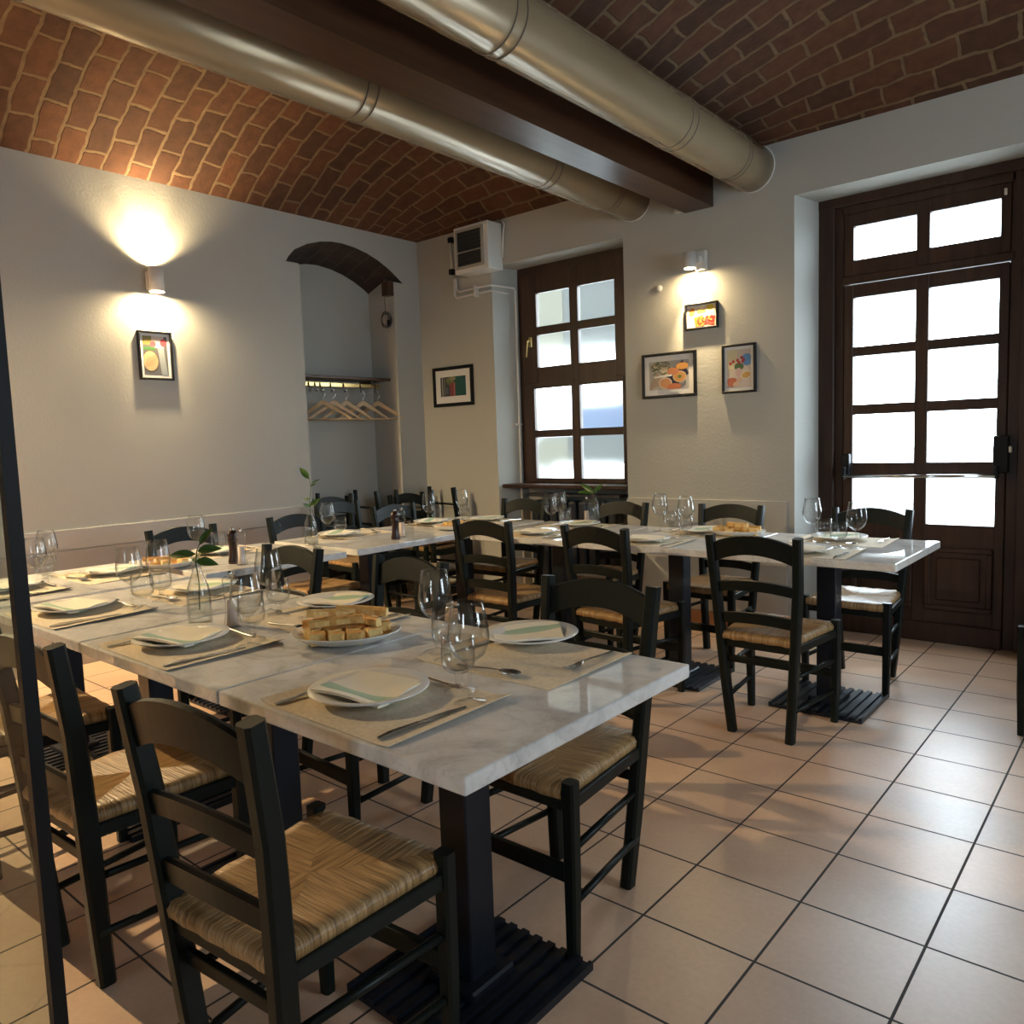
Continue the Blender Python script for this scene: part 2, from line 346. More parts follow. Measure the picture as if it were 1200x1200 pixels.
h = MB().bev(-4.07, -4.04, WY - .075, WY - .06, 2.05, 2.13, .004).bev(-4.062, -4.048, WY - .11, WY - .07, 2.09, 2.104, .003).bar([(-4.055, WY - .105, 2.10), (-4.06, WY - .108, 2.05), (-4.072, WY - .106, 1.97)], .014, .012).build('window_handle', 'brass', w)
mb = MB(); mb.bev(WX0 + .015, WX1 - .02, WY - .25, WY - .02, .905, .935, .006).build('window_sill', 'doorwood', w)
struct(MB().box(WX0 - .05, WX1 + .05, WY + .02, WY + .10, 0, .93).build('wall_recess', 'plaster'))
# radiator under the sill
r = tag(empty('radiator', (-3.62, WY - .10, 0)), 'dark ribbed radiator in the recess under the window sill', 'radiator')
for i in range(9): MB().bev(-.42 + i * .094, -.42 + i * .094 + .078, -.05, .05, .10, .80, .02).build('radiator_column', 'radiator', r)
MB().tube([(-.44, 0, .16), (.44, 0, .16)], .02).build('manifold', 'radiator', r)
MB().tube([(-.33, 0, 0), (-.33, 0, .12)], .02).tube([(.33, 0, 0), (.33, 0, .12)], .02).build('foot', 'radiator', r)
MB().bev(-.45, .45, -.06, .08, .83, .855, .004).build('top_shelf', 'radiator', r)
# ------------------------------------------------------------------ door
d = struct(empty('door_1'))
mb = MB(); zf = 2.735
mb.bev(-1.83, -1.655, YD - .045, YD + .08, 0, zf, .006, 1).bev(-1.675, -1.60, YD - .02, YD + .08, 0, 2.66, .005, 1)
mb.bev(-.665, -.45, YD - .045, YD + .08, 0, zf, .006, 1).bev(-.72, -.655, YD - .02, YD + .08, 0, 2.66, .005, 1)
mb.bev(-1.82, -.43, YD - .049, YD + .078, 2.657, zf + .03, .006, 1).bev(-1.62, -.70, YD - .02, YD + .08, 2.605, 2.67, .005, 1).bev(-1.62, -.70, YD - .03, YD + .06, 2.185, 2.235, .005, 1)
mb.build('door_frame', 'doorwood', d)
PX = [(-1.545, -1.193), (-1.122, -.770)]
sash('transom', d, PX, [(2.328, 2.530)], YD, -1.60, -.72, 2.235, 2.605, .05, pane='pane')
lf = sash('door_leaf', d, PX, [(.712, .996), (1.081, 1.382), (1.444, 1.743), (1.80, 2.10)], YD, -1.60, -.72, .0, 2.18, .055, pane='pane')
for (xa, xb) in PX:
    mb = MB()
    mb.box(xa, xb, YD - .031, YD - .026, .20, .58)
    for (a, b, c, e) in ((xa, xb, .20, .232), (xa, xb, .548, .58), (xa, xa + .032, .232, .548), (xb - .032, xb, .232, .548)): mb.bev(a, b, YD - .045, YD - .026, c, e, .006, 1)
    mb.bev(xa + .06, xb - .06, YD - .040, YD - .028, .26, .52, .008, 1)
    mb.build('lower_panel', 'doorwood', lf)
MB().bev(-1.60, -.72, YD - .045, YD - .02, .0, .12, .006, 1).build('kick_board', 'doorwood', lf)
MB().tube([(-1.575, YD - .105, 1.0), (-.755, YD - .105, 1.005)], .011).build('push_bar', 'chrome', d)
MB().bev(-1.60, -1.55, YD - .075, YD - .025, .99, 1.14, .008).bev(-1.585, -1.565, YD - .115, YD - .06, .985, 1.06, .006).build('bar_bracket', 'blackmetal', d)
MB().bev(-.775, -.70, YD - .085, YD - .025, 1.02, 1.23, .008).bev(-.765, -.745, YD - .115, YD - .06, .99, 1.06, .006).build('latch_box', 'blackmetal', d)
MB().bev(-.70, -.685, YD - .08, YD - .05, 1.135, 1.17, .003).build('latch_keeper', 'white', d)
MB().bev(-.755, -.74, YD - .04, YD - .026, 2.54, 2.575, .003).build('hinge_plate', 'white', d)
# two windows out of view, added to light the room
for i, (a, b) in enumerate(((-.2, .8),)):
    w2 = struct(empty('window_%d' % (i + 2)))
    sash('window_sash', w2, [(a + .08, (a + b) / 2 - .04), ((a + b) / 2 + .04, b - .08)], [(1.18, 2.22)], YB - .15, a, b, 1.1, 2.3, pane='pane')
w3 = struct(empty('window_3')); mb = MB()  # unseen window in the right wall, added for cool side light
for (a, b, c, e) in ((2.0, 2.08, .9, 2.3), (3.22, 3.3, .9, 2.3), (2.08, 3.22, .9, .98), (2.08, 3.22, 2.22, 2.3), (2.61, 2.69, .98, 2.22)): mb.box(XR + .12, XR + .18, a, b, c, e)
mb.build('window_sash', 'doorwood', w3)
for (a, b) in ((2.08, 2.61), (2.69, 3.22)): MB().add([(XR + .15, a, .98), (XR + .15, b, .98), (XR + .15, b, 2.22), (XR + .15, a, 2.22)], [(0, 1, 2, 3)]).build('pane', 'pane', w3)
# ------------------------------------------------------------------ street outside
struct(MB().box(-30, 25, YW + .5, 60, -.25, -.15).build('ground', 'asphalt'))
def bld(name, x0, x1, y0, y1, z0, z1, matn, label):
    mb = MB().box(x0, x1, y0, y1, z0, z1)
    for x in (x0, x1 - .08): mb.box(x, x + .08, y1 - .08, y1, -.15, z0)          # posts down to the street
    return tag(mb.build(name, matn), label, 'building')
bld('street_house', -9.2, -5.88, 8.0, 11, 2.47, 8.5, 'facade', 'cream house front seen blurred through the upper left window panes')
bld('street_block', -5.86, -3.9, 8.0, 11, 2.43, 8.5, 'facade2', 'dark grey house front seen blurred through the upper right window panes')
bld('street_wall', -5.78, -4.2, 8.0, 8.3, 1.35, 1.70, 'bluewall', 'blue grey board seen blurred through the lower right window panes')
bld('street_fence', -5.72, -4.2, 8.0, 8.3, .98, 1.345, 'facade2', 'dark grey fence below the blue board outside the window')
bld('street_gate', -6.6, -5.86, 8.0, 8.3, .65, 1.32, 'facade', 'yellowish low gate seen blurred through the lower left window pane')
# ------------------------------------------------------------------ ducts, heater, pipes
def duct(name, cx, label):
    R, cz = .138, 2.93
    t_ = tag(empty(name, (cx, YW, cz)), label, 'duct')
    ring = lambda y, r: [(r * math.cos(2 * PI * j / 40), y, r * math.sin(2 * PI * j / 40)) for j in range(40)]
    MB().loft([ring(YB - YW + .002, R), ring(-.002, R)], smooth=True).build('duct_pipe', 'duct', t_)
    for y in (-1.0, -1.06, -2.4, -2.46, -3.8, -3.86, -.32, -.36): MB().loft([ring(y, R + .002), ring(y + .007, R + .002)], smooth=True).build('duct_seam', 'seam', t_)
    MB().loft([ring(-.005, R + .005), ring(-.0005, R + .005)], smooth=True).build('wall_collar', 'white', t_); return t_
duct('air_duct', -2.93, 'round tan air duct left of the dark ceiling beam'); duct('air_duct', -2.065, 'round tan air duct right of the dark ceiling beam')
hb = tag(empty('fan_heater', (-4.325, YW, 2.65)), 'white wall mounted fan heater box with dark grille left of the window', 'heater')
MB().bev(-.185, .185, -.175, -.002, 0, .365, .008).build('housing', 'white', hb)
mb = MB(); mb.box(-.15, .135, -.181, -.176, .035, .33).build('inner_panel', 'grille', hb)
mb = MB()
for (a, b, c, e) in ((-.155, .14, .03, .05), (-.155, .14, .318, .338), (-.155, -.138, .05, .318), (.122, .14, .05, .318), (-.138, .122, .155, .163)): mb.box(a, b, -.192, -.176, c, e)
mb.build('grille_frame', mat('grey_frame', (.36, .34, .29), .5), hb)
for i in range(16):
    z = .062 + i * .0165
    MB().add([(-.138, -.190, z), (.122, -.190, z), (.122, -.182, z + .005), (-.138, -.182, z + .005)], [(0, 1, 2, 3)]).build('louvre', mat('louvre_grey', (.16, .155, .13), .5) if i == 0 else 'louvre_grey_', hb) if False else MB().box(-.138, .122, -.188, -.183, z, z + .004).build('louvre', 'grille' if i % 2 else 'radiator', hb)
pg = tag(empty('heating_pipe', (0, 0, 0)), 'pair of thin white heating pipes running from the fan heater down beside the window', 'pipe')
yv = YW - .03
for k_, (xa, za, xv) in enumerate(((-4.62, 2.50, -4.235), (-4.60, 2.545, -4.205))):
    yy = WY - .10 + .04 * k_; zc = za + .035
    MB().tube([(-4.66 + .02 * k_, yv, 2.66 - .1 * k_ * 0), (-4.66 + .02 * k_, yv, za + .03), (-4.64 + .03 * k_, yv, za), (-4.30, yv, za + .005), (-4.25 , yv, za + .005), (xv, yy - .02, za), (xv, yy, za - .02), (xv, yy, 1.5), (xv, yy, .02)], .0095, 8).build('pipe_run', 'white', pg)
for z in (2.72, 2.98): MB().bev(-4.705, -4.66, YW - .05, YW - .001, z - .02, z + .025, .006).tube([(-4.68, yv, z), (-4.52, yv, z + .01)], .012, 8).build('valve', 'blackmetal', pg)
MB().tube([(-4.69, yv, 2.97), (-4.685, yv, 2.74)], .0085, 8).build('riser', 'white', pg)
MB().box(-4.43, -4.415, YW - .045, YW, 2.48, 2.57).build('pipe_clip', 'white', pg); MB().box(-4.25, -4.19, WY - .12, WY - .04, 1.42, 1.435).build('pipe_clip', 'white', pg)
tag(MB().tube([(-4.135, YW - .012, 3.04), (-4.10, YW - .015, 3.0), (-4.12, YW - .012, 2.94), (-4.135, YW - .012, 2.75)], .008, 8).build('cable_conduit', 'white'), 'short thin white conduit on wall right of the fan heater', 'conduit')
tag(MB().lathe([(0, .0), (.022, .0), (.022, .012), (.018, .018), (0, .019)], 20).xf(Matrix.Translation((-2.734, YW, 2.30)) @ Matrix.Rotation(PI / 2, 4, 'X')).build('wall_button', 'white'), 'small round white knob on wall left of the right sconce', 'knob')
# ------------------------------------------------------------------ sconces
def spot(name, loc, tgt, W, ang, blend, col=(1, .75, .41), r=.012):
    l = bpy.data.lights.new(name, 'SPOT'); l.energy = W; l.spot_size = math.radians(ang); l.spot_blend = blend; l.color = col; l.shadow_soft_size = r
    o = bpy.data.objects.new(name, l); COL.objects.link(o); o.location = loc
    o.rotation_euler = (Vector(tgt) - Vector(loc)).to_track_quat('-Z', 'Y').to_euler(); return o
def bulb(name, loc, W, col=(1, .75, .41)):
    l = bpy.data.lights.new(name, 'POINT'); l.energy = W; l.color = col; l.shadow_soft_size = .02
    o = bpy.data.objects.new(name, l); COL.objects.link(o); o.location = loc; return o
def sconce(y, label, up=True, W=30, zc=2.405, rec=.020):
    s_ = tag(empty('wall_sconce', (XL, y, zc)), label, 'wall lamp')
    cx = .085; r, h = .046, .0775
    MB().lathe([(r, -h), (r, h), (r - .004, h), (r - .004, -h)], 28, (cx, 0, 0), closed_prof=True).build('lamp_tube', 'white', s_)
    MB().bev(.0, .028, -.032, .032, -.06, .06, .006).bev(.02, .05, -.012, .012, -.02, .02, .003).build('wall_plate', 'white', s_)
    for sg in ((1, -1) if up else (-1,)):
        MB().lathe([(0, sg * (h - rec - .008)), (r - .005, sg * (h - rec - .008))], 24, (cx, 0, 0)).build('bulb_face', 'bulb', s_)
        P = (XL + cx, y, zc + sg * (h - rec))
        if sg < 0: bulb('sconce_bulb', P, W)
        else: spot('sconce_beam', P, (P[0] - .10, P[1], P[2] + sg), W * 1.2, 124, .8)
        P = (XL + cx, y, zc + sg * (h + .002)); spot('sconce_core', P, (P[0] - .30, P[1], P[2] + sg), (W if W < 100 else 60) * .9, 56, .9)
    return s_
sconce(2.46, 'white tube wall sconce above the picture on the left wall')
sconce(.30, 'white tube wall sconce added out of view on the left wall for light', W=300, rec=.0155)  # unseen lamp, added for warm light on the front tables
s_ = tag(empty('wall_sconce', (-2.42, YW, 2.42)), 'small white downlight sconce on the window wall above three pictures', 'wall lamp')
MB().bev(-.030, .045, -.035, 0, -.055, .072, .006).bev(-.02, .02, -.06, -.03, -.01, .03, .003).build('wall_plate', 'white', s_)
MB().lathe([(.040, -.045), (.040, .058), (.0, .058)], 26, (-.035, -.095, 0)).lathe([(.036, -.045), (.036, .02), (0, .02)], 26, (-.035, -.095, 0)).build('lamp_tube', 'white', s_)
MB().lathe([(0, -.016), (.036, -.016)], 24, (-.035, -.095, 0)).build('bulb_face', 'bulb', s_)
P = (-2.455, YW - .095, 2.42 - .026); bulb('sconce_bulb', P, 11); spot('sconce_core', (P[0], P[1], P[2] - .022), (P[0], P[1] + .30, P[2] - 1), 46, 58, .9)
# ------------------------------------------------------------------ pictures
def cm(name, c): 
    if name not in M: M[name] = mat(name, c, .6)
    return name
def picture(mtx, w_, h_, fw, mb_w, shapes, label, matb=True):
    """shapes: (kind, u, v, a, b, rot, colour) in 0..1 of the print"""
    p = tag(empty('framed_picture'), label, 'picture'); p.matrix_world = mtx
    mb = MB()
    for (a, b, c, e) in ((-w_ / 2, w_ / 2, -h_ / 2, -h_ / 2 + fw), (-w_ / 2, w_ / 2, h_ / 2 - fw, h_ / 2), (-w_ / 2, -w_ / 2 + fw, -h_ / 2 + fw, h_ / 2 - fw), (w_ / 2 - fw, w_ / 2, -h_ / 2 + fw, h_ / 2 - fw)): mb.bev(a, b, c, e, .0, .024, .003, 1)
    mb.build('frame', 'blackmetal', p)
    MB().box(-w_ / 2 + fw * .5, w_ / 2 - fw * .5, -h_ / 2 + fw * .5, h_ / 2 - fw * .5, .002, .010).build('mat_board', 'matboard', p)
    pw, ph = w_ - 2 * fw - 2 * mb_w, h_ - 2 * fw - 2 * mb_w; mb = MB(); mats = []
    X = lambda u: (u - .5) * pw; Y = lambda v: (v - .5) * ph
    for i, (kd, u, v, a, b, ro, c) in enumerate(shapes):
        nm = 'print_%02x%02x%02x' % tuple(int(q * 255) for q in c); cm(nm, c)
        if nm not in mats: mats.append(nm)
        z = .0105 + i * .00012; n = 4 if kd == 'q' else 20; ps = []
        for j in range(n):
            if kd == 'q': x, y = ((-a, -b), (a, -b), (a, b), (-a, b))[j]; x /= 2; y /= 2
            else: x, y = a * math.cos(2 * PI * j / n), b * math.sin(2 * PI * j / n)
            x, y = x * pw, y * ph; cr, sr = math.cos(ro), math.sin(ro); x, y = x * cr - y * sr + X(u), x * sr + y * cr + Y(v)
            ps.append((max(-pw / 2, min(pw / 2, x)), max(-ph / 2, min(ph / 2, y)), z))
        mb.add(ps, [tuple(range(n))], mats.index(nm))
    mb.build('print', mats, p); return p
def MW(x, z): return Matrix.Translation((x, YW, z)) @ Matrix.Rotation(PI / 2, 4, 'X')                    # hangs on the window wall, faces -y
def ML(y, z): return Matrix.Translation((XL, y, z)) @ Matrix.Rotation(PI / 2, 4, 'Z') @ Matrix.Rotation(PI / 2, 4, 'X')   # left wall, faces +x
rnd = random.Random(3)
sh = [('q', .5, .5, 1, 1, 0, (.10, .10, .11)), ('q', .2, .88, .4, .22, 0, (.25, .20, .05)), ('q', .62, .85, .5, .3, 0, (.62, .52, .45)), ('q', .25, .68, .5, .08, 0, (.05, .16, .04)), ('c', .42, .80, .12, .08, 0, (.75, .08, .10)), ('c', .84, .84, .13, .10, 0, (.55, .06, .08)), ('q', .78, .35, .25, .7, .1, (.25, .28, .30)), ('c', .28, .36, .34, .28, 0, (.12, .08, .05)), ('c', .28, .36, .31, .255, 0, (.50, .36, .20))]
sh += [('q', .28 + (i - 3) * .075, .36 + (i - 3) * .02, .012, .36, -.5, (.22, .13, .06)) for i in range(7)]
picture(ML(2.455, 1.927), .225, .315, .014, .018, sh, 'black framed food picture on the left wall below the tube sconce')
sh = [('q', .5, .5, 1, 1, 0, (.80, .66, .50)), ('q', .35, .5, .16, 1.3, -.5, (.9, .80, .55)), ('c', .16, .72, .10, .2, -.3, (.70, .22, .04)), ('c', .8, .88, .13, .13, 0, (.75, .52, .05)), ('q', .42, .25, .34, .5, .2, (.72, .14, .02)), ('q', .80, .25, .34, .44, -.1, (.62, .04, .03)), ('c', .5, .7, .16, .12, 0, (.75, .38, .06)), ('q', .66, .6, .55, .07, .12, (.9, .88, .8))]
sh += [('c', rnd.uniform(.32, .95), rnd.uniform(.06, .45), .03, .035, 0, rnd.choice([(.8, .1, .05), (.85, .35, .05), (.45, .02, .02)])) for _ in range(26)]
picture(MW(-2.419, 2.074), .238, .172, .013, .004, sh, 'small black framed picture of red and orange food directly under the window wall sconce')
sh = [('q', .5, .5, 1, 1, 0, (.42, .40, .38)), ('q', .35, .78, .9, .5, -.55, (.58, .50, .36)), ('q', .1, .2, .5, .5, .7, (.40, .30, .22)), ('q', .72, .35, .8, .75, .75, (.03, .04, .08))]
sh += [('q', rnd.uniform(.05, .6), rnd.uniform(.55, .98), .10, .035, rnd.uniform(-1, 1), (.12, .12, .05)) for _ in range(34)]
sh += [('c', .42, .22, .17, .2, 0, (.62, .50, .40)), ('c', .42, .22, .14, .17, 0, (.45, .22, .10)), ('c', .78, .42, .17, .2, 0, (.60, .42, .25)), ('c', .78, .42, .14, .17, 0, (.48, .24, .08)), ('c', .78, .42, .05, .06, 0, (.10, .16, .04)), ('c', .62, .62, .15, .13, 0, (.45, .17, .08)), ('c', .85, .78, .16, .12, 0, (.50, .24, .06)), ('c', .64, .08, .18, .12, 0, (.45, .14, .06)), ('q', .36, .47, .46, .06, .05, (.75, .74, .70))]
picture(MW(-2.668, 1.706), .415, .305, .018, .038, sh, 'wide black framed food picture with white mat, left below the window wall sconce')
sh = [('q', .5, .5, 1, 1, 0, (.55, .47, .40)), ('q', .2, .75, .45, .5, 0, (.62, .55, .35)), ('c', .84, .72, .22, .16, .2, (.10, .25, .48)), ('c', .5, .55, .20, .10, 0, (.06, .12, .05)), ('c', .48, .40, .14, .12, 0, (.55, .38, .36)), ('c', .8, .32, .24, .12, .2, (.66, .60, .50)), ('c', .8, .32, .18, .08, .2, (.50, .30, .08)), ('c', .2, .15, .25, .12, 0, (.42, .12, .07)), ('c', .8, .1, .2, .10, 0, (.60, .50, .46)), ('c', .36, .09, .12, .06, .2, (.62, .42, .30)), ('c', .5, .2, .14, .05, .5, (.58, .38, .28))]
sh += [('c', x, y, .06, .04, 0, (.38, .02, .03)) for x, y in ((.14, .64), (.26, .69), (.44, .72), (.62, .78), (.7, .72), (.66, .68), (.5, .66))]
picture(MW(-2.160, 1.708), .230, .312, .015, .020, sh, 'tall black framed still life picture with red flowers, right below the window wall sconce')
sh = [('q', .5, .5, 1, 1, 0, (.04, .05, .05)), ('q', .78, .5, .44, 1, 0, (.004, .07, .055)), ('q', .96, .5, .1, 1, 0, (.0, .055, .07)), ('q', .08, .5, .04, 1, 0, (.35, .33, .30)), ('q', .16, .5, .04, 1, 0, (.18, .17, .16)), ('q', .48, .35, .22, .7, 0, (.22, .04, .04)), ('q', .55, .35, .04, .7, 0, (.38, .18, .16)), ('c', .38, .82, .16, .16, 0, (.16, .17, .07)), ('c', .5, .9, .12, .1, 0, (.24, .24, .12)), ('c', .34, .68, .08, .1, 0, (.12, .13, .05)), ('q', .26, .3, .1, .35, 0, (.08, .10, .14))]
picture(MW(-4.743, 1.775), .475, .338, .028, .058, sh, 'black framed dark green and red picture on wall left of the window')
# ------------------------------------------------------------------ niche: coat rack, hangers, cable coil
cr = tag(empty('coat_rack', (XN, 4.11, 1.85)), 'dark wooden coat rack shelf with brass hook rail in the arched niche', 'coat rack')
MB().bev(.002, .25, -.49, .445, -.005, .018, .003).build('shelf', 'shelfwood', cr)
MB().bev(.145, .160, -.48, .39, -.065, -.030, .003).build('hook_rail', 'brass', cr)
MB().box(.002, .16, -.40, -.38, -.05, 0).box(.002, .16, .30, .32, -.05, 0).build('rack_bracket', 'shelfwood', cr)
for y in (-.41, -.345, -.285, -.235, -.13, .0, .175, .335): MB().tube([(.162, y, -.035), (.166, y, -.085), (.171, y, -.105), (.184, y, -.112), (.197, y, -.10), (.200, y, -.082)], .0055, 8).build('hook', 'chrome', cr)
def hanger_proto():
    h_ = empty('coat_hanger'); pts = []
    for t in [i / 12 for i in range(-12, 13)]:
        pts.append((.012 * (1 - abs(t)) * 0, .215 * t, -.035 - .125 * abs(t) ** 1.3 + .014 * math.exp(-(t * 6) ** 2)))
    mb = MB(); mb.bar(pts, .013, [.020 + .020 * (1 - abs(i / 12)) ** 1.5 for i in range(-12, 13)], .004); mb.build('shoulder', 'hanger', h_)
    MB().tube([(0, -.207, -.158), (0, .207, -.158)], .0055, 8).build('bar', 'hanger', h_)
    MB().tube([(0, 0, -.03), (0, 0, .012), (0, .012, .03), (0, .022, .048), (0, .012, .066), (0, -.006, .068), (0, -.016, .056)], .0022, 6).build('hook', 'chrome', h_); return h_
hp = hanger_proto(); hy = [(3.875, -.72), (3.98, -.42), (4.11, -.36), (4.285, -.40), (4.445, -.80)]
hl = ['first', 'second', 'third', 'fourth', 'fifth']
for i, (y, rz) in enumerate(hy):
    o = hp if i == 0 else dup(hp, (0, 0, 0)); o.location = (XN + .19, y, 1.676); o.rotation_euler = (0, 0, rz)
    tag(o, 'pale wooden coat hanger in the niche, %s from the left' % hl[i], 'hanger', 'coat hangers under the rack')
tag(MB().bev(XL - .09, XL - .002, 4.50, 4.58, 2.56, 2.68, .004).build('wooden_block', 'shelfwood'), 'small dark wooden block under the right end of the niche arch', 'block')
cb = tag(empty('cable_coil', (XL - .04, 4.49, 2.56)), 'loose coil of electric cable hanging in the niche', 'cable')
mb = MB()
for k_ in range(5):
    r1, ph = .05 + .004 * k_, .5 * k_
    mb.tube([(.012 * math.sin(a + ph) + .006 * k_ - .012, r1 * .72 * math.cos(a), -.20 - .012 * (k_ % 2) + r1 * math.sin(a)) for a in [2 * PI * j / 20 for j in range(21)]], .0032, 6)
mb.build('coil', 'cable', cb); MB().tube([(0, 0, 0), (.004, -.004, -.08), (0, 0, -.15)], .003, 6).build('cable_tail', 'cable', cb); MB().bev(-.014, .014, .02, .045, -.26, -.20, .006).build('plug', 'blackmetal', cb)
# ------------------------------------------------------------------ chairs
def post_pt(s, z):
    P = [(.127, .030, 0), (.146, .014, .22), (.162, 0, .45), (.177, -.016, .66), (.187, -.045, .875)]
    for a, b in zip(P, P[1:]):
        if z <= b[2] + 1e-6: t = (z - a[2]) / (b[2] - a[2]); return (s * (a[0] + t * (b[0] - a[0])), a[1] + t * (b[1] - a[1]), z)
    return (s * P[-1][0], P[-1][1], z)
def rail(zb0, zt0, ab, at, bow=.012, th=.018, inset=.006):
    rings = []; n = 12
    for i in range(n + 1):
        t = -1 + 2 * i / n; k_ = 1 - t * t; zb, zt = zb0 + ab * k_, zt0 + at * k_; pb, pt = post_pt(1, zb), post_pt(1, zt)
        rings.append([(t * (pb[0] - inset), pb[1] - bow * k_ - th / 2, zb), (t * (pb[0] - inset), pb[1] - bow * k_ + th / 2, zb), (t * (pt[0] - inset), pt[1] - bow * k_ + th / 2, zt - .003), (t * (pt[0] - inset), pt[1] - bow * k_, zt), (t * (pt[0] - inset), pt[1] - bow * k_ - th / 2, zt - .003)])
    return MB().loft(rings)
def chair_proto():
    c_ = empty('dining_chair')
    for s in (-1, 1):
        MB().bar([post_pt(s, z) for z in (0, .11, .22, .335, .45, .555, .66, .77, .872)], .036, [.040, .043, .046, .048, .048, .047, .045, .043, .040], .007).build('back_post', 'lacquer', c_)
        MB().bar([(s * .192, .385, 0), (s * .195, .385, .2), (s * .196, .385, .462)], [.030, .035, .037], [.030, .035, .037], .006).build('front_leg', 'lacquer', c_)
        for z in (.145, .285): MB().tube([(s * .150, .012, z), (s * .194, .385, z)], .010, 8).build('side_stretcher', 'lacquer', c_)
        MB().bar([(s * .160, .0, .405), (s * .196, .385, .405)], .020, .034, .003, (1, 0, 0)).build('seat_rail', 'lacquer', c_)
    MB().bev(-.18, .18, .375, .395, .20, .243, .004).build('front_stretcher', 'lacquer', c_)
    MB().bev(-.142, .142, .006, .022, .315, .345, .004).build('rear_stretcher', 'lacquer', c_)
    MB().bev(-.18, .18, .375, .397, .385, .425, .004).build('seat_rail', 'lacquer', c_)
    MB().bev(-.15, .15, -.008, .010, .385, .42, .004).build('seat_rail', 'lacquer', c_)
    rail(.752, .836, .042, .040).build('top_rail', 'lacquer', c_); rail(.622, .668, .018, .018).build('back_rail', 'lacquer', c_); rail(.488, .534, .012, .014).build('back_rail', 'lacquer', c_)
    # rush seat: four wedges, strands square to their rail
    mb = MB(); Cn = [(-.150, -.008), (.150, -.008), (.184, .398), (-.184, .398)]; cen = (0, .20)
    for e in range(4):
        a, b = Vector(Cn[e]), Vector(Cn[(e + 1) % 4]); L = (b - a).length; nu, out = 12, ((b - a).normalized().yx); out = Vector((out.x, -out.y))
        rows = [(-.030, .406, .0), (.010, .420, .022), (.012, .437, .040), (.004, .450, .055)]
        grid = []
        for (o_, z, vv) in rows:
            grid.append([((a + (b - a) * (i / nu) + out * o_), z + .002 * math.sin(i * 2.1 + e), i / nu * L, vv) for i in range(nu + 1)])
        for t in (.12, .3, .5, .7, .86, 1):
            row = []
            for i in range(nu + 1):
                p = (a + (b - a) * (i / nu)) * (1 - t) + Vector(cen) * t; row.append((p, .456 - .008 * t - .010 * t * (1 - t) - .004 * (1 - abs(2 * i / nu - 1)) * (1 - t), (p - a).dot((b - a) / L), .06 + t * .19))
            grid.append(row)
        vs = [(p.x, p.y, z) for row in grid for (p, z, _, _) in row]; fs = []; uvs = []
        for r_ in range(len(grid) - 1):
            for i in range(nu):
                q = (r_ * (nu + 1) + i, r_ * (nu + 1) + i + 1, (r_ + 1) * (nu + 1) + i + 1, (r_ + 1) * (nu + 1) + i); fs.append(q)
                uvs.append([(grid[j // (nu + 1)][j % (nu + 1)][2] + e * 1.7, grid[j // (nu + 1)][j % (nu + 1)][3]) for j in q])
        mb.add(vs, fs, smooth=True, uvs=uvs)
    mb.build('seat', 'rush', c_); return c_
CH = chair_proto(); first = [True]
def chair(x, y, rz, label, z=0, group='dark green rush seat chairs'):
    """x, y: middle of the rear posts at seat height; rz = 0 faces +y"""
    if first[0]: o = CH; first[0] = False
    else: o = dup(CH, (0, 0, 0))
    o.location = (x, y, z); o.rotation_euler = (0, 0, rz); return tag(o, label, 'chair', group)
D = math.radians
pre = 'green-black rush seat chair '
chair(-1.275, .655, D(5), pre + 'at the near side of the front row right end table')
chair(-2.085, .665, D(3), pre + 'at the near side of the front row second table from right')
chair(-2.86, .66, D(-2), pre + 'seen beside the black glass door frame, third table of front row')
chair(-1.292, 1.855, D(180), pre + 'tucked behind the front row right end table')
chair(-2.155, 1.885, D(177), pre + 'behind the front row second table from right')
chair(-2.89, 1.875, D(181), pre + 'behind the front row third table from right')
chair(-1.305, 3.085, D(0), pre + 'at the near side of the window row right end table')
chair(-2.095, 3.10, D(-6), pre + 'at the near side of the window row middle table')
chair(-2.825, 3.10, D(1), pre + 'at the near side of the table under the window')
chair(-1.215, 4.32, D(180), pre + 'in front of the glazed door')
chair(-1.995, 4.30, D(180), pre + 'at wall under the three pictures')
chair(-2.745, 4.28, D(178), pre + 'under the right half of the window')
chair(-3.565, 4.28, D(181), pre + 'under the left half of the window')
chair(-4.20, 2.11, D(-90), pre + 'against left wall right of the lit picture')
chair(-4.20, 2.86, D(-92), pre + 'beside the left wall just before the niche')
chair(-4.14, 3.62, D(-88), pre + 'in front of the niche at the back corner table')
chair(-.20, 4.10, D(172), pre + 'cut off by the right edge of the photo')
def inverted(x, y, rz, z, label):
    o = dup(CH, (x, y, z)); o.rotation_euler = (PI, 0, rz); return tag(o, label, 'chair', 'dark green rush seat chairs')
chair(-4.98, 4.50, D(-90), pre + 'holding an upturned chair in the back corner', group='dark green rush seat chairs')
chair(-4.83, 3.66, D(-90), pre + 'standing empty in front of the niche opening')
inverted(-4.97 + .40, 4.52, D(-90), .92, 'upturned green-black chair stacked legs up in the back corner')
chair(-5.36, 3.98, D(-90), pre + 'holding an upturned chair in the niche')
inverted(-5.36 + .42, 4.0, D(-90), .92, 'upturned green-black chair stacked legs up in the niche')
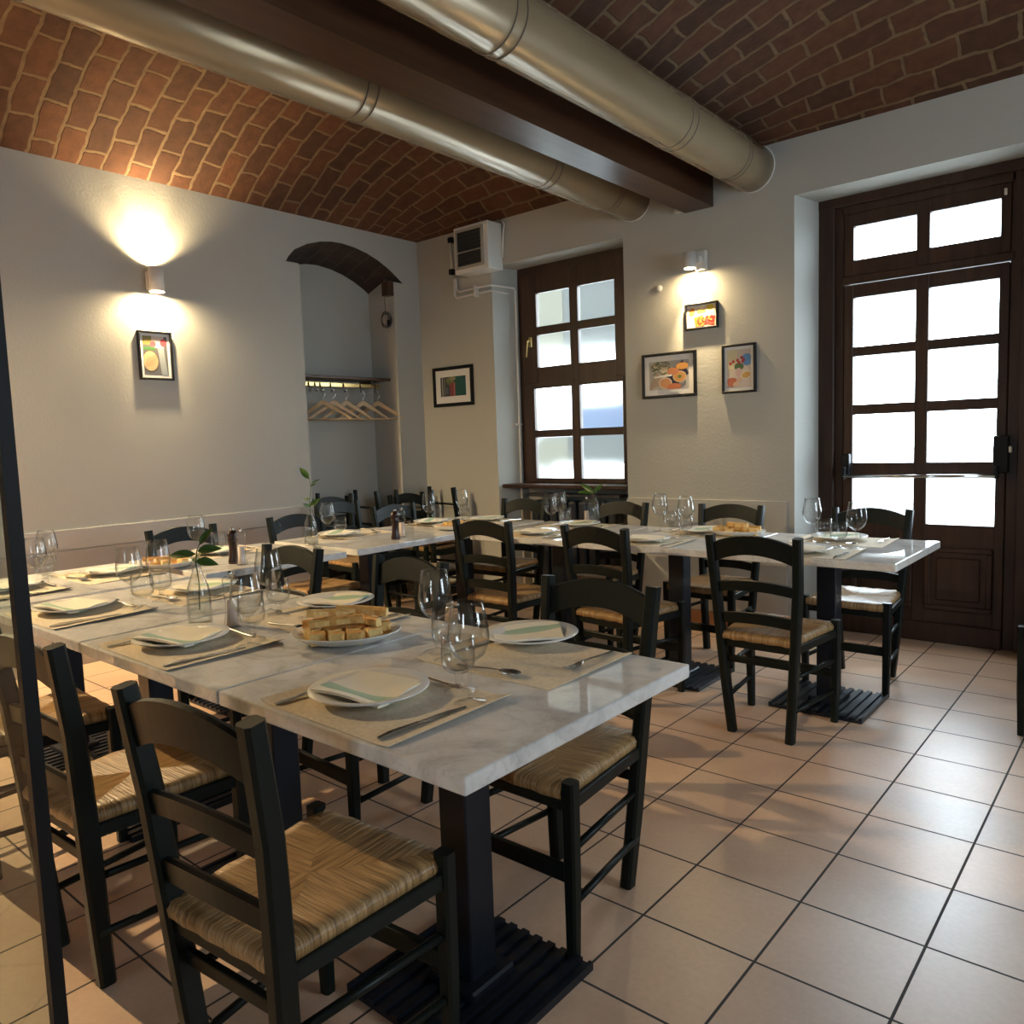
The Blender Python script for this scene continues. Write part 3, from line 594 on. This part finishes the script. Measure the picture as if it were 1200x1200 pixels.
# ------------------------------------------------------------------ tables
S2 = .3875; SL = .034
def table_proto():
    t_ = empty('dining_table')
    MB().bev(-S2, S2, -S2, S2, T - SL, T, .005, 3).build('marble_top', 'marble', t_)
    MB().bev(-.044, .044, -.044, .044, .02, T - SL - .006, .004, 1).build('column', 'iron', t_)
    MB().box(-.20, .20, -.03, .03, T - SL - .012, T - SL).box(-.03, .03, -.20, .20, T - SL - .012, T - SL).build('top_bracket', 'iron', t_)
    mb = MB(); mb.box(-.21, .21, -.21, .21, .0, .012)
    for i in range(11): x = -.21 + i * .042; mb.box(max(x - .011, -.21), min(x + .011, .21), -.21, .21, .012, .021)
    mb.build('base_plate', 'iron', t_)
    MB().bev(-.075, .075, -.075, .075, .012, .04, .006, 1).build('base_hub', 'iron', t_); return t_
TP = table_proto()
TB = {'A': (-1.250, 1.258, 'at the right end of the front row'), 'B': (-2.030, 1.258, 'second from right in the front row'), 'C': (-2.815, 1.26, 'third from right in the front row'), 'D': (-3.640, 1.26, 'at the far left corner by the left wall'),
      'E': (-3.640, 2.10, 'in the left wall row right behind the far left corner'), 'F': (-3.640, 2.943, 'in the left wall row in front of the niche'), 'G': (-3.605, 3.72, 'in the back corner left of the window'),
      'H': (-2.778, 3.71, 'under the window'), 'I': (-1.998, 3.71, 'in the middle of the window row under the pictures'), 'J': (-1.217, 3.71, 'at the right end of the window row by the door')}
for i, (k_, (x, y, ds)) in enumerate(TB.items()):
    o = TP if i == 0 else dup(TP, (0, 0, 0)); o.location = (x, y, 0); tag(o, 'square grey marble pedestal table ' + ds, 'table', 'marble top tables')
# ------------------------------------------------------------------ place settings
def lathe_thing(name, prof, matn, n=32): return MB().lathe(prof, n).build(name, matn)
plate_p = lathe_thing('dinner_plate', [(0, .004), (.075, .004), (.082, .007), (.100, .013), (.128, .019), (.1315, .0215), (.130, .0235), (.100, .017), (.080, .0105), (.070, .0085), (0, .0085)], 'porcelain', 48)
wine_p = empty('wine_glass')
MB().lathe([(.0365, 0), (.0370, .0015), (.030, .004), (.012, .0075), (.0055, .012), (0, .012)], 32).build('foot', 'glass', wine_p)
MB().lathe([(.0055, .011), (.0042, .03), (.0040, .070), (.0052, .086)], 14).build('stem', 'glass', wine_p)
MB().lathe([(.0045, .084), (.016, .092), (.032, .105), (.0425, .128), (.0445, .142), (.042, .165), (.0365, .195), (.033, .216), (.0318, .216), (.0353, .195), (.0406, .165), (.0430, .142), (.0410, .129), (.0308, .107), (.015, .0955), (0, .092)], 36).build('bowl', 'glass', wine_p)
gob_p = empty('water_goblet')
MB().lathe([(.034, 0), (.0345, .002), (.024, .006), (.012, .011), (.009, .016), (0, .016)], 28).build('foot', 'glass', gob_p)
MB().lathe([(.009, .015), (.0075, .030), (.010, .044)], 14).build('stem', 'glass', gob_p)
MB().lathe([(.009, .042), (.024, .047), (.0345, .056), (.0375, .070), (.0372, .095), (.035, .122), (.0336, .122), (.0357, .095), (.0358, .071), (.0328, .059), (.022, .052), (0, .050)], 32).build('bowl', 'glass', gob_p)
def spoonlike(kind):
    o = empty(kind); L = .20 if kind != 'knife' else .225
    if kind == 'knife':
        MB().loft([[(-.0035, 0, .001), (.0035, 0, .001), (.0035, 0, .005), (-.0035, 0, .005)], [(-.0055, .03, .001), (.0055, .03, .001), (.0055, .03, .0075), (-.0055, .03, .0075)], [(-.0045, .10, .001), (.0045, .10, .001), (.0045, .10, .006), (-.0045, .10, .006)]]).build('handle', 'steel', o)
        MB().loft([[(-.0045, .10, .002), (.0045, .10, .002), (.0045, .10, .005), (-.0045, .10, .005)], [(-.0085, .115, .0015), (.0075, .115, .0015), (.0075, .115, .003), (-.0085, .115, .003)], [(-.0095, .18, .001), (.0075, .18, .001), (.0075, .18, .0025), (-.0095, .18, .0025)], [(-.001, .225, .001), (.0065, .222, .001), (.0065, .222, .002), (-.001, .225, .002)]]).build('blade', 'steel', o)
        return o
    MB().bar([(0, 0, .003), (0, .05, .004), (0, .10, .008), (0, .135, .009)], [.012, .010, .006, .005], .003, .001).build('handle', 'steel', o)
    if kind == 'fork':
        mb = MB(); mb.bar([(0, .133, .009), (0, .145, .006), (0, .158, .0045)], [.006, .018, .022], .0025, .0008)
        for x in (-.0093, -.0031, .0031, .0093): mb.bar([(x, .156, .0045), (x, .18, .0055), (x, .202, .010)], [.0042, .0036, .002], .002, .0006)
        mb.build('tines', 'steel', o)
    else:
        rg = []
        for i in range(9):
            t = i / 8; w_ = .020 * math.sin(PI * (.08 + .88 * t)) ** .6; y = .132 + .058 * t; dp = .007 * math.sin(PI * t)
            rg.append([(-w_, y, .010), (-w_ * .6, y, .010 - dp * .8), (0, y, .010 - dp), (w_ * .6, y, .010 - dp * .8), (w_, y, .010), (w_ * .6, y, .0115 - dp * .8), (0, y, .0115 - dp), (-w_ * .6, y, .0115 - dp * .8)])
        MB().loft(rg, smooth=True).build('spoon_bowl', 'steel', o)
    return o
fork_p, knife_p, spoon_p = spoonlike('fork'), spoonlike('knife'), spoonlike('spoon')
def sheet(nx, ny, w_, h_, zf, th=.0012, name='x', matn='paper', uvf=None):
    mb = MB(); P = []
    for j in range(ny + 1):
        for i in range(nx + 1):
            u, v = i / nx, j / ny; P.append(((u - .5) * w_, (v - .5) * h_, zf(u, v)))
    n = nx + 1; fs = []; uvs = []
    for j in range(ny):
        for i in range(nx):
            q = (j * n + i, j * n + i + 1, (j + 1) * n + i + 1, (j + 1) * n + i); fs.append(q); uvs.append([(p % n / nx, p // n / ny) for p in q])
    mb.add(P, fs, smooth=True, uvs=uvs)
    lo = [(x, y, max(z - th, 0)) for x, y, z in P]; mb.add(lo, [q[::-1] for q in fs], smooth=True, uvs=[u[::-1] for u in uvs])
    ring = [i for i in range(n)] + [j * n + nx for j in range(1, ny + 1)] + [ny * n + i for i in range(nx - 1, -1, -1)] + [j * n for j in range(ny - 1, 0, -1)]
    N_ = len(P)
    for a, b in zip(ring, ring[1:] + ring[:1]): mb.add([P[a], P[b], lo[b], lo[a]], [(3, 2, 1, 0)], uvs=[[(a % n / nx, a // n / ny)] * 4])
    return mb.build(name, matn)
mats_p = [sheet(16, 8, .43, .335, (lambda u, v, s=s: .0016 + .010 * max(0, (u - .90) / .10) ** 2 * (.3 + .7 * v) * s + .006 * max(0, (.08 - u) / .08) ** 2 * (1 - v)), name='placemat') for s in (1, .5)]
def napz(u, v): return .0095 + .011 * max(abs(u - .5), abs(v - .5)) ** 2 * 4 * .8 + .006 * math.sin(3.1 * u + 1) * (1 - v) + .003 * math.sin(7 * v + u * 3)
nap_p = sheet(14, 14, .185, .165, napz, .006, 'napkin', 'napkin')
used = set()
def put(p, x, y, z, rz, label, cat, group):
    if p.name in used: o = dup(p, (x, y, z), rz)
    else: used.add(p.name); o = p; o.location = (x, y, z); o.rotation_euler = (0, 0, rz)
    return tag(o, label, cat, group)
SHORT = {'A': 'front row right end table', 'B': 'front row second table from right', 'C': 'front row third table from right', 'D': 'far left corner table', 'E': 'wall table behind far left corner', 'F': 'left wall table before the niche', 'G': 'back corner table left of the window', 'H': 'table under the window', 'I': 'middle window row table', 'J': 'window row table by the door'}
def place(tk, side, cx, plate=None, wine=None, gob=None, spoon=True, fork=(-.165, .02), knife=(.168, .02), seed=0, matp=0, napr=0.3):
    """cx: shift along the edge from the table middle; near / far / wall / window"""
    tx, ty, _ = TB[tk]; rz = {'near': 0, 'far': PI, 'wall': -PI / 2}[side]
    c, s = math.cos(rz), math.sin(rz); ex, ey = tx + S2 * s, ty - S2 * c
    rn = random.Random(seed * 17 + ord(tk)); L = lambda x, y: (ex + (cx + x) * c - y * s, ey + (cx + x) * s + y * c)
    wd = {'near': 'near', 'far': 'far', 'wall': 'wall side'}[side]; at = '%s place, %s' % (wd, SHORT[tk]); jr = rn.uniform(-.03, .03)
    x, y = L(0, .178); put(mats_p[matp], x, y, T, rz + jr, 'straw paper placemat, ' + at, 'placemat', 'straw paper placemats')
    px, py = plate if plate else L(-.03, .182); put(plate_p, px, py, T + .0022, 0, 'round white dinner plate, ' + at, 'plate', 'white dinner plates')
    put(nap_p, px + rn.uniform(-.008, .008), py + rn.uniform(-.008, .008), T + .0042, rz + napr, 'folded green striped napkin on plate, ' + at, 'napkin', 'folded napkins on the plates')
    x, y = L(*fork); put(fork_p, x, y, T + .002, rz + jr, 'steel fork left of the plate, ' + at, 'fork', 'forks')
    x, y = L(*knife); put(knife_p, x, y, T + .002, rz - .02 + jr, 'steel knife right of the plate, ' + at, 'knife', 'knives')
    if spoon: x, y = L(.085, .325); put(spoon_p, x, y, T + .002, rz + PI / 2 + .05, 'steel dessert spoon behind the plate, ' + at, 'spoon', 'spoons')
    wx, wy = wine if wine else L(.155, .262); gx, gy = gob if gob else L(.085, .300)
    put(wine_p, wx, wy, T + .002, rn.uniform(0, 6), 'tall wine glass, ' + at, 'wine glass', 'wine glasses')
    put(gob_p, gx, gy, T + .002, rn.uniform(0, 6), 'short stemmed water goblet, ' + at, 'goblet', 'water goblets')
place('A', 'near', -.02, (-1.318, 1.048), (-1.097, 1.135), (-1.172, 1.178), napr=.18, seed=1)
place('A', 'far', -.02, (-1.323, 1.612), (-1.443, 1.375), (-1.365, 1.335), napr=.75, seed=2, matp=1)
place('B', 'near', -.075, (-2.150, 1.046), (-1.925, 1.125), (-1.990, 1.175), napr=.35, seed=3)
place('B', 'far', .015, (-2.180, 1.608), (-2.272, 1.412), (-2.195, 1.395), napr=.3, seed=4, matp=1)
place('C', 'near', -.06, (-2.935, 1.052), (-2.785, 1.185), (-2.715, 1.195), napr=.3, seed=5)
place('C', 'far', 0.05, (-2.89, 1.50), (-2.885, 1.335), (-2.800, 1.300), napr=.1, seed=6, matp=1)
place('D', 'near', .03, (-3.66, 1.055), (-3.52, 1.13), (-3.60, 1.19), napr=.2, seed=7)
place('D', 'far', .02, (-3.68, 1.49), (-3.80, 1.27), (-3.90, 1.30), napr=.2, seed=8, matp=1)
place('E', 'wall', -.02, (-3.845, 2.10), (-3.800, 1.965), (-3.76, 2.06), napr=.4, seed=9)
place('F', 'wall', -.05, (-3.855, 2.90), (-3.787, 2.767), (-3.777, 2.850), napr=.4, seed=10)
place('G', 'wall', .0, (-3.83, 3.66), (-3.712, 3.515), (-3.735, 3.61), napr=.4, seed=11)
place('G', 'far', -.03, (-3.60, 3.94), (-3.745, 3.86), (-3.675, 3.80), napr=.2, seed=12, matp=1)
place('H', 'near', -.02, (-2.80, 3.485), (-2.860, 3.72), (-2.775, 3.745), napr=.3, seed=13)
place('H', 'far', .03, (-2.80, 3.925), (-2.905, 3.87), (-2.835, 3.83), napr=.3, seed=14, matp=1)
place('I', 'near', -.07, (-2.07, 3.485), (-1.985, 3.765), (-1.945, 3.685), napr=.3, seed=15)
place('I', 'far', -.03, (-1.97, 3.935), (-2.205, 3.875), (-2.135, 3.865), napr=.3, seed=16, matp=1)
place('J', 'near', -.03, (-1.262, 3.480), (-1.075, 3.640), (-1.150, 3.630), napr=.3, seed=17)
place('J', 'far', 0.0, (-1.245, 3.940), (-1.325, 3.790), (-1.262, 3.770), napr=.3, seed=18, matp=1)
# ------------------------------------------------------------------ bread plates
def oval(x, y, rz, sx, sy, label):
    o = MB().lathe([(0, .004), (.09, .004), (.11, .010), (.137, .028), (.139, .030), (.137, .032), (.108, .015), (.09, .0085), (0, .0085)], 44, sx=sx, sy=sy).build('serving_plate', 'porcelain', loc=(x, y, T), rz=rz); return tag(o, label, 'plate', 'bread plates')
def bread_bar(L, w_, h_, bend, seed):
    rn = random.Random(seed); rg = []; n = 8
    for i in range(n + 1):
        t = i / n; x = (t - .5) * L; y = bend * (1 - (2 * t - 1) ** 2); k_ = 1 - .10 * (2 * t - 1) ** 4; j = lambda: rn.uniform(-.0012, .0012)
        rg.append([(x, y - w_ / 2 * k_ + j(), 0), (x, y + w_ / 2 * k_ + j(), 0), (x, y + w_ / 2 * k_, h_ * .7 + j()), (x, y + w_ * .3, h_ + j()), (x, y - w_ * .3, h_ + j()), (x, y - w_ / 2 * k_, h_ * .7 + j())])
    mb = MB(); mb.loft(rg, cap=False, smooth=False)
    mb.mi = [(1 if (i % 6) in (1, 5, 0) and (i // 6) % 3 else 0) for i in range(len(mb.f))]
    for r_ in (rg[0][::-1], rg[-1]): mb.add(r_, [tuple(range(6))], 1)
    return mb.build('focaccia_strip', ['crust', 'crumb'])
def bread_cube(seed):
    rn = random.Random(seed); mb = MB().bev(-.021, .021, -.017, .017, 0, .034, .004, 2); mb.v = [(x + rn.uniform(-.002, .002), y + rn.uniform(-.002, .002), z + rn.uniform(-.002, .002)) for x, y, z in mb.v]
    o = mb.build('bread_cube', ['crust', 'crumb'])
    for p in o.data.polygons: p.material_index = 0 if p.normal.z > .6 or p.normal.x > .8 else 1
    return o
strips = [bread_bar(.15, .026, .022, .012, 1), bread_bar(.12, .024, .020, -.010, 2), bread_bar(.165, .022, .020, .018, 3)]; cubes = [bread_cube(5), bread_cube(6)]
nb = [0]
def bread(kind, x, y, z, rz, tilt=0, label='', grp=''):
    p = (strips if kind == 's' else cubes)[nb[0] % (3 if kind == 's' else 2)]; nb[0] += 1
    o = put(p, x, y, z, rz, label, 'bread', grp); o.rotation_euler = (0, tilt, rz); return o
def pile(cx, cy, rz, items, what, grp):
    for i, (kind, dx, dy, dz, a, tl) in enumerate(items):
        c, s = math.cos(rz), math.sin(rz); bread(kind, cx + dx * c - dy * s, cy + dx * s + dy * c, T + .0095 + dz, rz + a, tl, ('golden focaccia strip ' if kind == 's' else 'small cut cube of bread ') + 'piled on ' + what, grp)
oval(-1.757, 1.325, D(40), 1.12, .92, 'white oval plate of focaccia on the seam of the two front row tables')
pile(-1.757, 1.325, D(40), [('c', -.06, -.075, 0, .3, 0), ('c', -.005, -.085, 0, .1, 0), ('c', .045, -.075, 0, -.2, 0), ('c', .085, -.04, 0, .6, 0), ('c', .03, -.035, .002, .2, 0), ('c', -.085, -.03, 0, 1, 0), ('c', -.025, -.04, .002, .5, 0), ('s', -.01, .0, .016, .05, .04), ('s', -.02, .035, .004, -.1, 0), ('s', .03, .02, .036, -.5, .05), ('s', .05, .06, .01, -.65, 0), ('s', -.05, .05, .028, .25, -.05), ('s', -.02, -.02, .040, .12, -.06), ('s', .0, .085, .004, .02, 0), ('s', -.03, .02, .054, .35, .1), ('s', .04, .035, .056, -.15, .05), ('s', .0, .06, .044, .1, 0), ('c', .1, .03, 0, .2, 0)], 'the front oval plate', 'focaccia on the front plate')
oval(-3.62, 1.72, D(60), 1.0, .9, 'white plate of bread on the left wall table behind the front row')
pile(-3.62, 1.72, D(60), [('s', -.02, -.03, 0, .1, 0), ('s', .0, .03, 0, -.2, 0), ('s', .02, .0, .022, .6, 0), ('c', -.07, .03, 0, .3, 0), ('c', .07, -.05, 0, .8, 0), ('s', -.03, .05, .018, .1, .05), ('c', .0, -.07, 0, .2, 0)], 'the left wall plate', 'bread on the left wall plate')
oval(-1.765, 3.90, D(0), 1.15, .8, 'white plate heaped with bread on the middle window row table')
pile(-1.765, 3.90, D(0), [('s', -.04, -.04, 0, .1, 0), ('s', .05, -.03, 0, -.1, 0), ('s', .0, .02, 0, .2, 0), ('s', -.05, .04, 0, -.2, 0), ('s', -.02, -.01, .022, .0, 0), ('s', .05, .02, .020, .25, 0), ('s', .01, .0, .040, -.15, 0), ('c', -.1, -.02, 0, .4, 0), ('c', .11, -.02, 0, .2, 0), ('c', .0, -.075, 0, .1, 0)], 'the middle window row plate', 'bread on the window row plate')
oval(-3.44, 3.46, D(20), .95, .85, 'white plate of bread on the back corner table')
pile(-3.44, 3.46, D(20), [('s', -.02, -.03, 0, .1, 0), ('s', .0, .03, 0, -.3, 0), ('s', .01, .0, .022, .9, 0), ('c', -.06, .03, 0, .3, 0), ('c', .07, -.03, 0, .8, 0), ('s', .03, .02, .020, .3, .05)], 'the back corner plate', 'bread on the back corner plate')
# ------------------------------------------------------------------ bottles with sprigs, mills
def bottle_proto():
    o = empty('glass_bottle'); pr = [(0, .003), (.033, .003), (.036, .008), (.036, .06), (.0355, .095), (.031, .125), (.021, .155), (.0145, .172), (.0135, .190), (.0165, .192), (.0165, .200), (.0125, .200), (.0115, .190), (.0125, .172), (.019, .155), (.029, .125), (.0335, .095), (.0338, .06), (.0335, .012), (0, .010)]
    n = 40; vs = []; fs = []
    for i, (r, z) in enumerate(pr):
        for j in range(n):
            a = 2 * PI * j / n; k_ = 1 + (.035 * math.cos(10 * (a + z * 7)) if .02 < z < .15 and i < 9 else 0); vs.append((r * k_ * math.cos(a), r * k_ * math.sin(a), z))
    for i in range(len(pr) - 1):
        for j in range(n): fs.append((i * n + j, i * n + (j + 1) % n, (i + 1) * n + (j + 1) % n, (i + 1) * n + j))
    MB().add(vs, fs, smooth=True).build('bottle_body', 'glass', o)
    MB().lathe([(0, .011), (.0325, .0125), (.033, .085), (0, .085)], 28).build('water', glassmat('water', (.95, .97, .96), 1.33, .0), o); return o
bp = bottle_proto()
def leaf_mb(base, dirv, up, L, W):
    d_ = Vector(dirv).normalized(); u = Vector(up); sd = d_.cross(u).normalized(); u = sd.cross(d_); rows = []; b = Vector(base)
    for i in range(9):
        t = i / 8; w_ = W * math.sin(PI * t ** .85) ** .9; c = b + d_ * L * t - u * .25 * L * t * t
        rows.append([c - sd * w_ + u * w_ * .3, c - sd * w_ * .5 + u * w_ * .08, c, c + sd * w_ * .5 + u * w_ * .08, c + sd * w_ + u * w_ * .3])
    mb = MB().loft(rows, cap=False, closed=False, smooth=True)
    mb.loft([[p - u * .0006 for p in r_] for r_ in rows], cap=False, closed=False, smooth=True); return mb
def sprig(x, y, stem, leaves, label):
    o = tag(empty('leafy_sprig', (x, y, T)), label, 'plant', 'sprigs in bottles'); MB().tube(stem, .0018, 6).build('stem', 'stem', o)
    for b, dv, L, W in leaves: leaf_mb(b, dv, (.52, -.62, .58), L, W).build('leaf', 'leaf', o)
    return o
R2, B2 = (.763, .646), (-.646, .758)          # right and away, as seen by the guests at the door
def rv(r, f, z): return (R2[0] * r + B2[0] * f, R2[1] * r + B2[1] * f, z)
for (x, y, lb, st, lv) in (
    (-2.305, 1.185, 'clear swirled glass bottle holding a bay sprig in the middle of the front row', [(0, 0, .05), rv(.004, 0, .14), rv(-.002, 0, .20), rv(.004, 0, .235), rv(.016, 0, .262)],
     [(rv(0, 0, .225), rv(-1, -.1, .10), .088, .0150), (rv(.006, 0, .235), rv(1, -.2, .22), .075, .0160), (rv(0, 0, .205), rv(1, -.3, -.05), .072, .0150), (rv(.014, 0, .255), rv(.5, .1, .8), .060, .0130), (rv(0, 0, .215), rv(.1, -1, .3), .045, .014), (rv(0, 0, .2), rv(-.4, .9, .5), .05, .013)]),
    (-3.625, 2.535, 'clear glass bottle with a tall sprig on the left wall table', [(0, 0, .05), rv(.004, 0, .16), rv(.0, 0, .24), rv(.012, 0, .32), rv(.006, 0, .38)],
     [(rv(.006, 0, .37), rv(-.55, 0, .8), .085, .0170), (rv(.0, 0, .22), rv(.7, .2, .6), .075, .0150), (rv(.004, 0, .26), rv(-1, 0, .12), .038, .0070), (rv(.01, 0, .33), rv(.8, 0, .5), .035, .006), (rv(.018, 0, .345), rv(.9, 0, .6), .05, .005), (rv(0, 0, .21), rv(-.3, -.6, .5), .05, .012)]),
    (-2.765, 4.04, 'small clear glass bottle with dark leaves on the table under the window', [(0, 0, .05), rv(0, 0, .16), rv(-.003, 0, .205)],
     [(rv(0, 0, .20), rv(-.75, .1, .65), .105, .0170), (rv(0, 0, .20), rv(-1, -.1, .18), .100, .0150), (rv(0, 0, .20), rv(.6, 0, .65), .080, .0140)])):
    put(bp, x, y, T, 0, lb, 'bottle', 'glass bottles used as vases'); sprig(x, y, st, lv, lb.replace('clear swirled glass bottle holding a bay sprig', 'sprig of green bay leaves in the bottle').replace('small clear glass bottle with dark leaves', 'dark leafy sprig in the small bottle').replace('clear glass bottle with a tall sprig', 'tall green sprig in the bottle'))
def mill_proto(clear):
    o = empty('salt_mill' if clear else 'pepper_mill')
    pr = [(0, 0), (.026, 0), (.0265, .012), (.021, .04), (.0195, .07), (.0215, .10), (.0245, .118), (.022, .125), (.0245, .133), (.0245, .148), (.017, .158), (0, .160)]
    MB().lathe(pr, 26).build('mill_body', 'glass' if clear else 'mill', o)
    if clear: MB().lathe([(0, .006), (.019, .006), (.0155, .04), (.0145, .085), (0, .086)], 20).build('salt', 'salt', o)
    MB().lathe([(0, .158), (.005, .158), (.0075, .166), (.006, .173), (0, .175)], 14).build('knob', 'chrome', o); return o
sm_, pm_ = mill_proto(True), mill_proto(False)
for (x, y, lb) in ((-2.20, 1.235, 'clear salt mill with pink salt beside the front row bottle'), (-3.355, 1.95, 'clear salt mill beside dark mill on the wall table behind the front row'), (-3.45, 3.045, 'clear salt mill beside dark mill on the wall table before the niche'), (-2.815, 4.03, 'clear salt mill beside the small bottle under the window')):
    put(sm_, x, y, T, 0, lb, 'salt mill', 'salt mills')
for (x, y, lb) in ((-3.435, 1.955, 'dark wooden pepper mill on the left wall table behind the front row'), (-3.405, 2.955, 'dark wooden pepper mill at the edge of the wall table before the niche')):
    put(pm_, x, y, T, 0, lb, 'pepper mill', 'pepper mills')
# ------------------------------------------------------------------ glass door leaf at the left edge
gd = tag(empty('glass_partition', (-1.2332, .3722, 0)), 'tinted glass leaf with slim black metal frame at the left edge of the photo', 'partition')
MB().box(-.0095, .0095, -.0095, .0095, 0, 2.4).build('frame_post', 'blackmetal', gd)
dx, dy = -.93, -.36
MB().bar([(0, 0, 2.385), (dx * .9, dy * .9, 2.385)], .024, .03, .002, (0, 0, 1)).bar([(0, 0, .012), (dx * .9, dy * .9, .012)], .024, .024, .002, (0, 0, 1)).build('frame_rail', 'blackmetal', gd)
MB().box(dx * .9 - .013, dx * .9 + .013, dy * .9 - .013, dy * .9 + .013, 0, 2.4).build('frame_post', 'blackmetal', gd)
MB().add([(dx * .01, dy * .01, .02), (dx * .89, dy * .89, .02), (dx * .89, dy * .89, 2.37), (dx * .01, dy * .01, 2.37)], [(0, 1, 2, 3)]).build('pane', 'screen', gd)
# ------------------------------------------------------------------ sky, portals, camera
wd = bpy.data.worlds.new('sky'); scn.world = wd; wd.use_nodes = True; bg = wd.node_tree.nodes['Background']
bg.inputs['Color'].default_value = (.78, .905, 1.0, 1); bg.inputs['Strength'].default_value = 9.0
def portal(name, loc, rot, sx, sy):
    l = bpy.data.lights.new(name, 'AREA'); l.shape = 'RECTANGLE'; l.size = sx; l.size_y = sy; l.cycles.is_portal = True
    o = bpy.data.objects.new(name, l); COL.objects.link(o); o.location = loc; o.rotation_euler = rot; return o
portal('portal_door', (-1.16, YD + .14, 1.66), (-PI / 2, 0, 0), .92, 1.95)
portal('portal_window', (-3.62, YD + .14, 1.72), (-PI / 2, 0, 0), .95, 1.6)
portal('portal_right', (XR + .32, 2.65, 1.6), (PI / 2, 0, PI / 2), 1.3, 1.4)
portal('portal_front', (.3, YB - .32, 1.7), (PI / 2, 0, 0), 1.0, 1.2)
cd = bpy.data.cameras.new('camera'); co = bpy.data.objects.new('camera', cd); COL.objects.link(co); scn.camera = co
cd.sensor_fit = 'HORIZONTAL'; cd.sensor_width = 36; cd.lens = 912.2 / 1200 * 36; cd.clip_start = .05
Rv, Uv, Fv = Vector((.7626448, .64593179, -.03383846)), Vector((-.03345914, .091642, .99522974)), Vector((-.64595155, .75787458, -.09150261))
co.matrix_world = Matrix(((Rv.x, Uv.x, -Fv.x, 0), (Rv.y, Uv.y, -Fv.y, 0), (Rv.z, Uv.z, -Fv.z, 1.295), (0, 0, 0, 1)))
vs = scn.view_settings; vs.view_transform = 'Standard'; vs.look = 'None'; vs.gamma = 1; vs.use_curve_mapping = False; vs.exposure = 1.1
cy = scn.cycles; cy.use_denoising = True; cy.max_bounces = 9; cy.diffuse_bounces = 5; cy.glossy_bounces = 4; cy.transmission_bounces = 6; cy.transparent_max_bounces = 40
cy.sample_clamp_indirect = 4; cy.caustics_reflective = False; cy.caustics_refractive = False
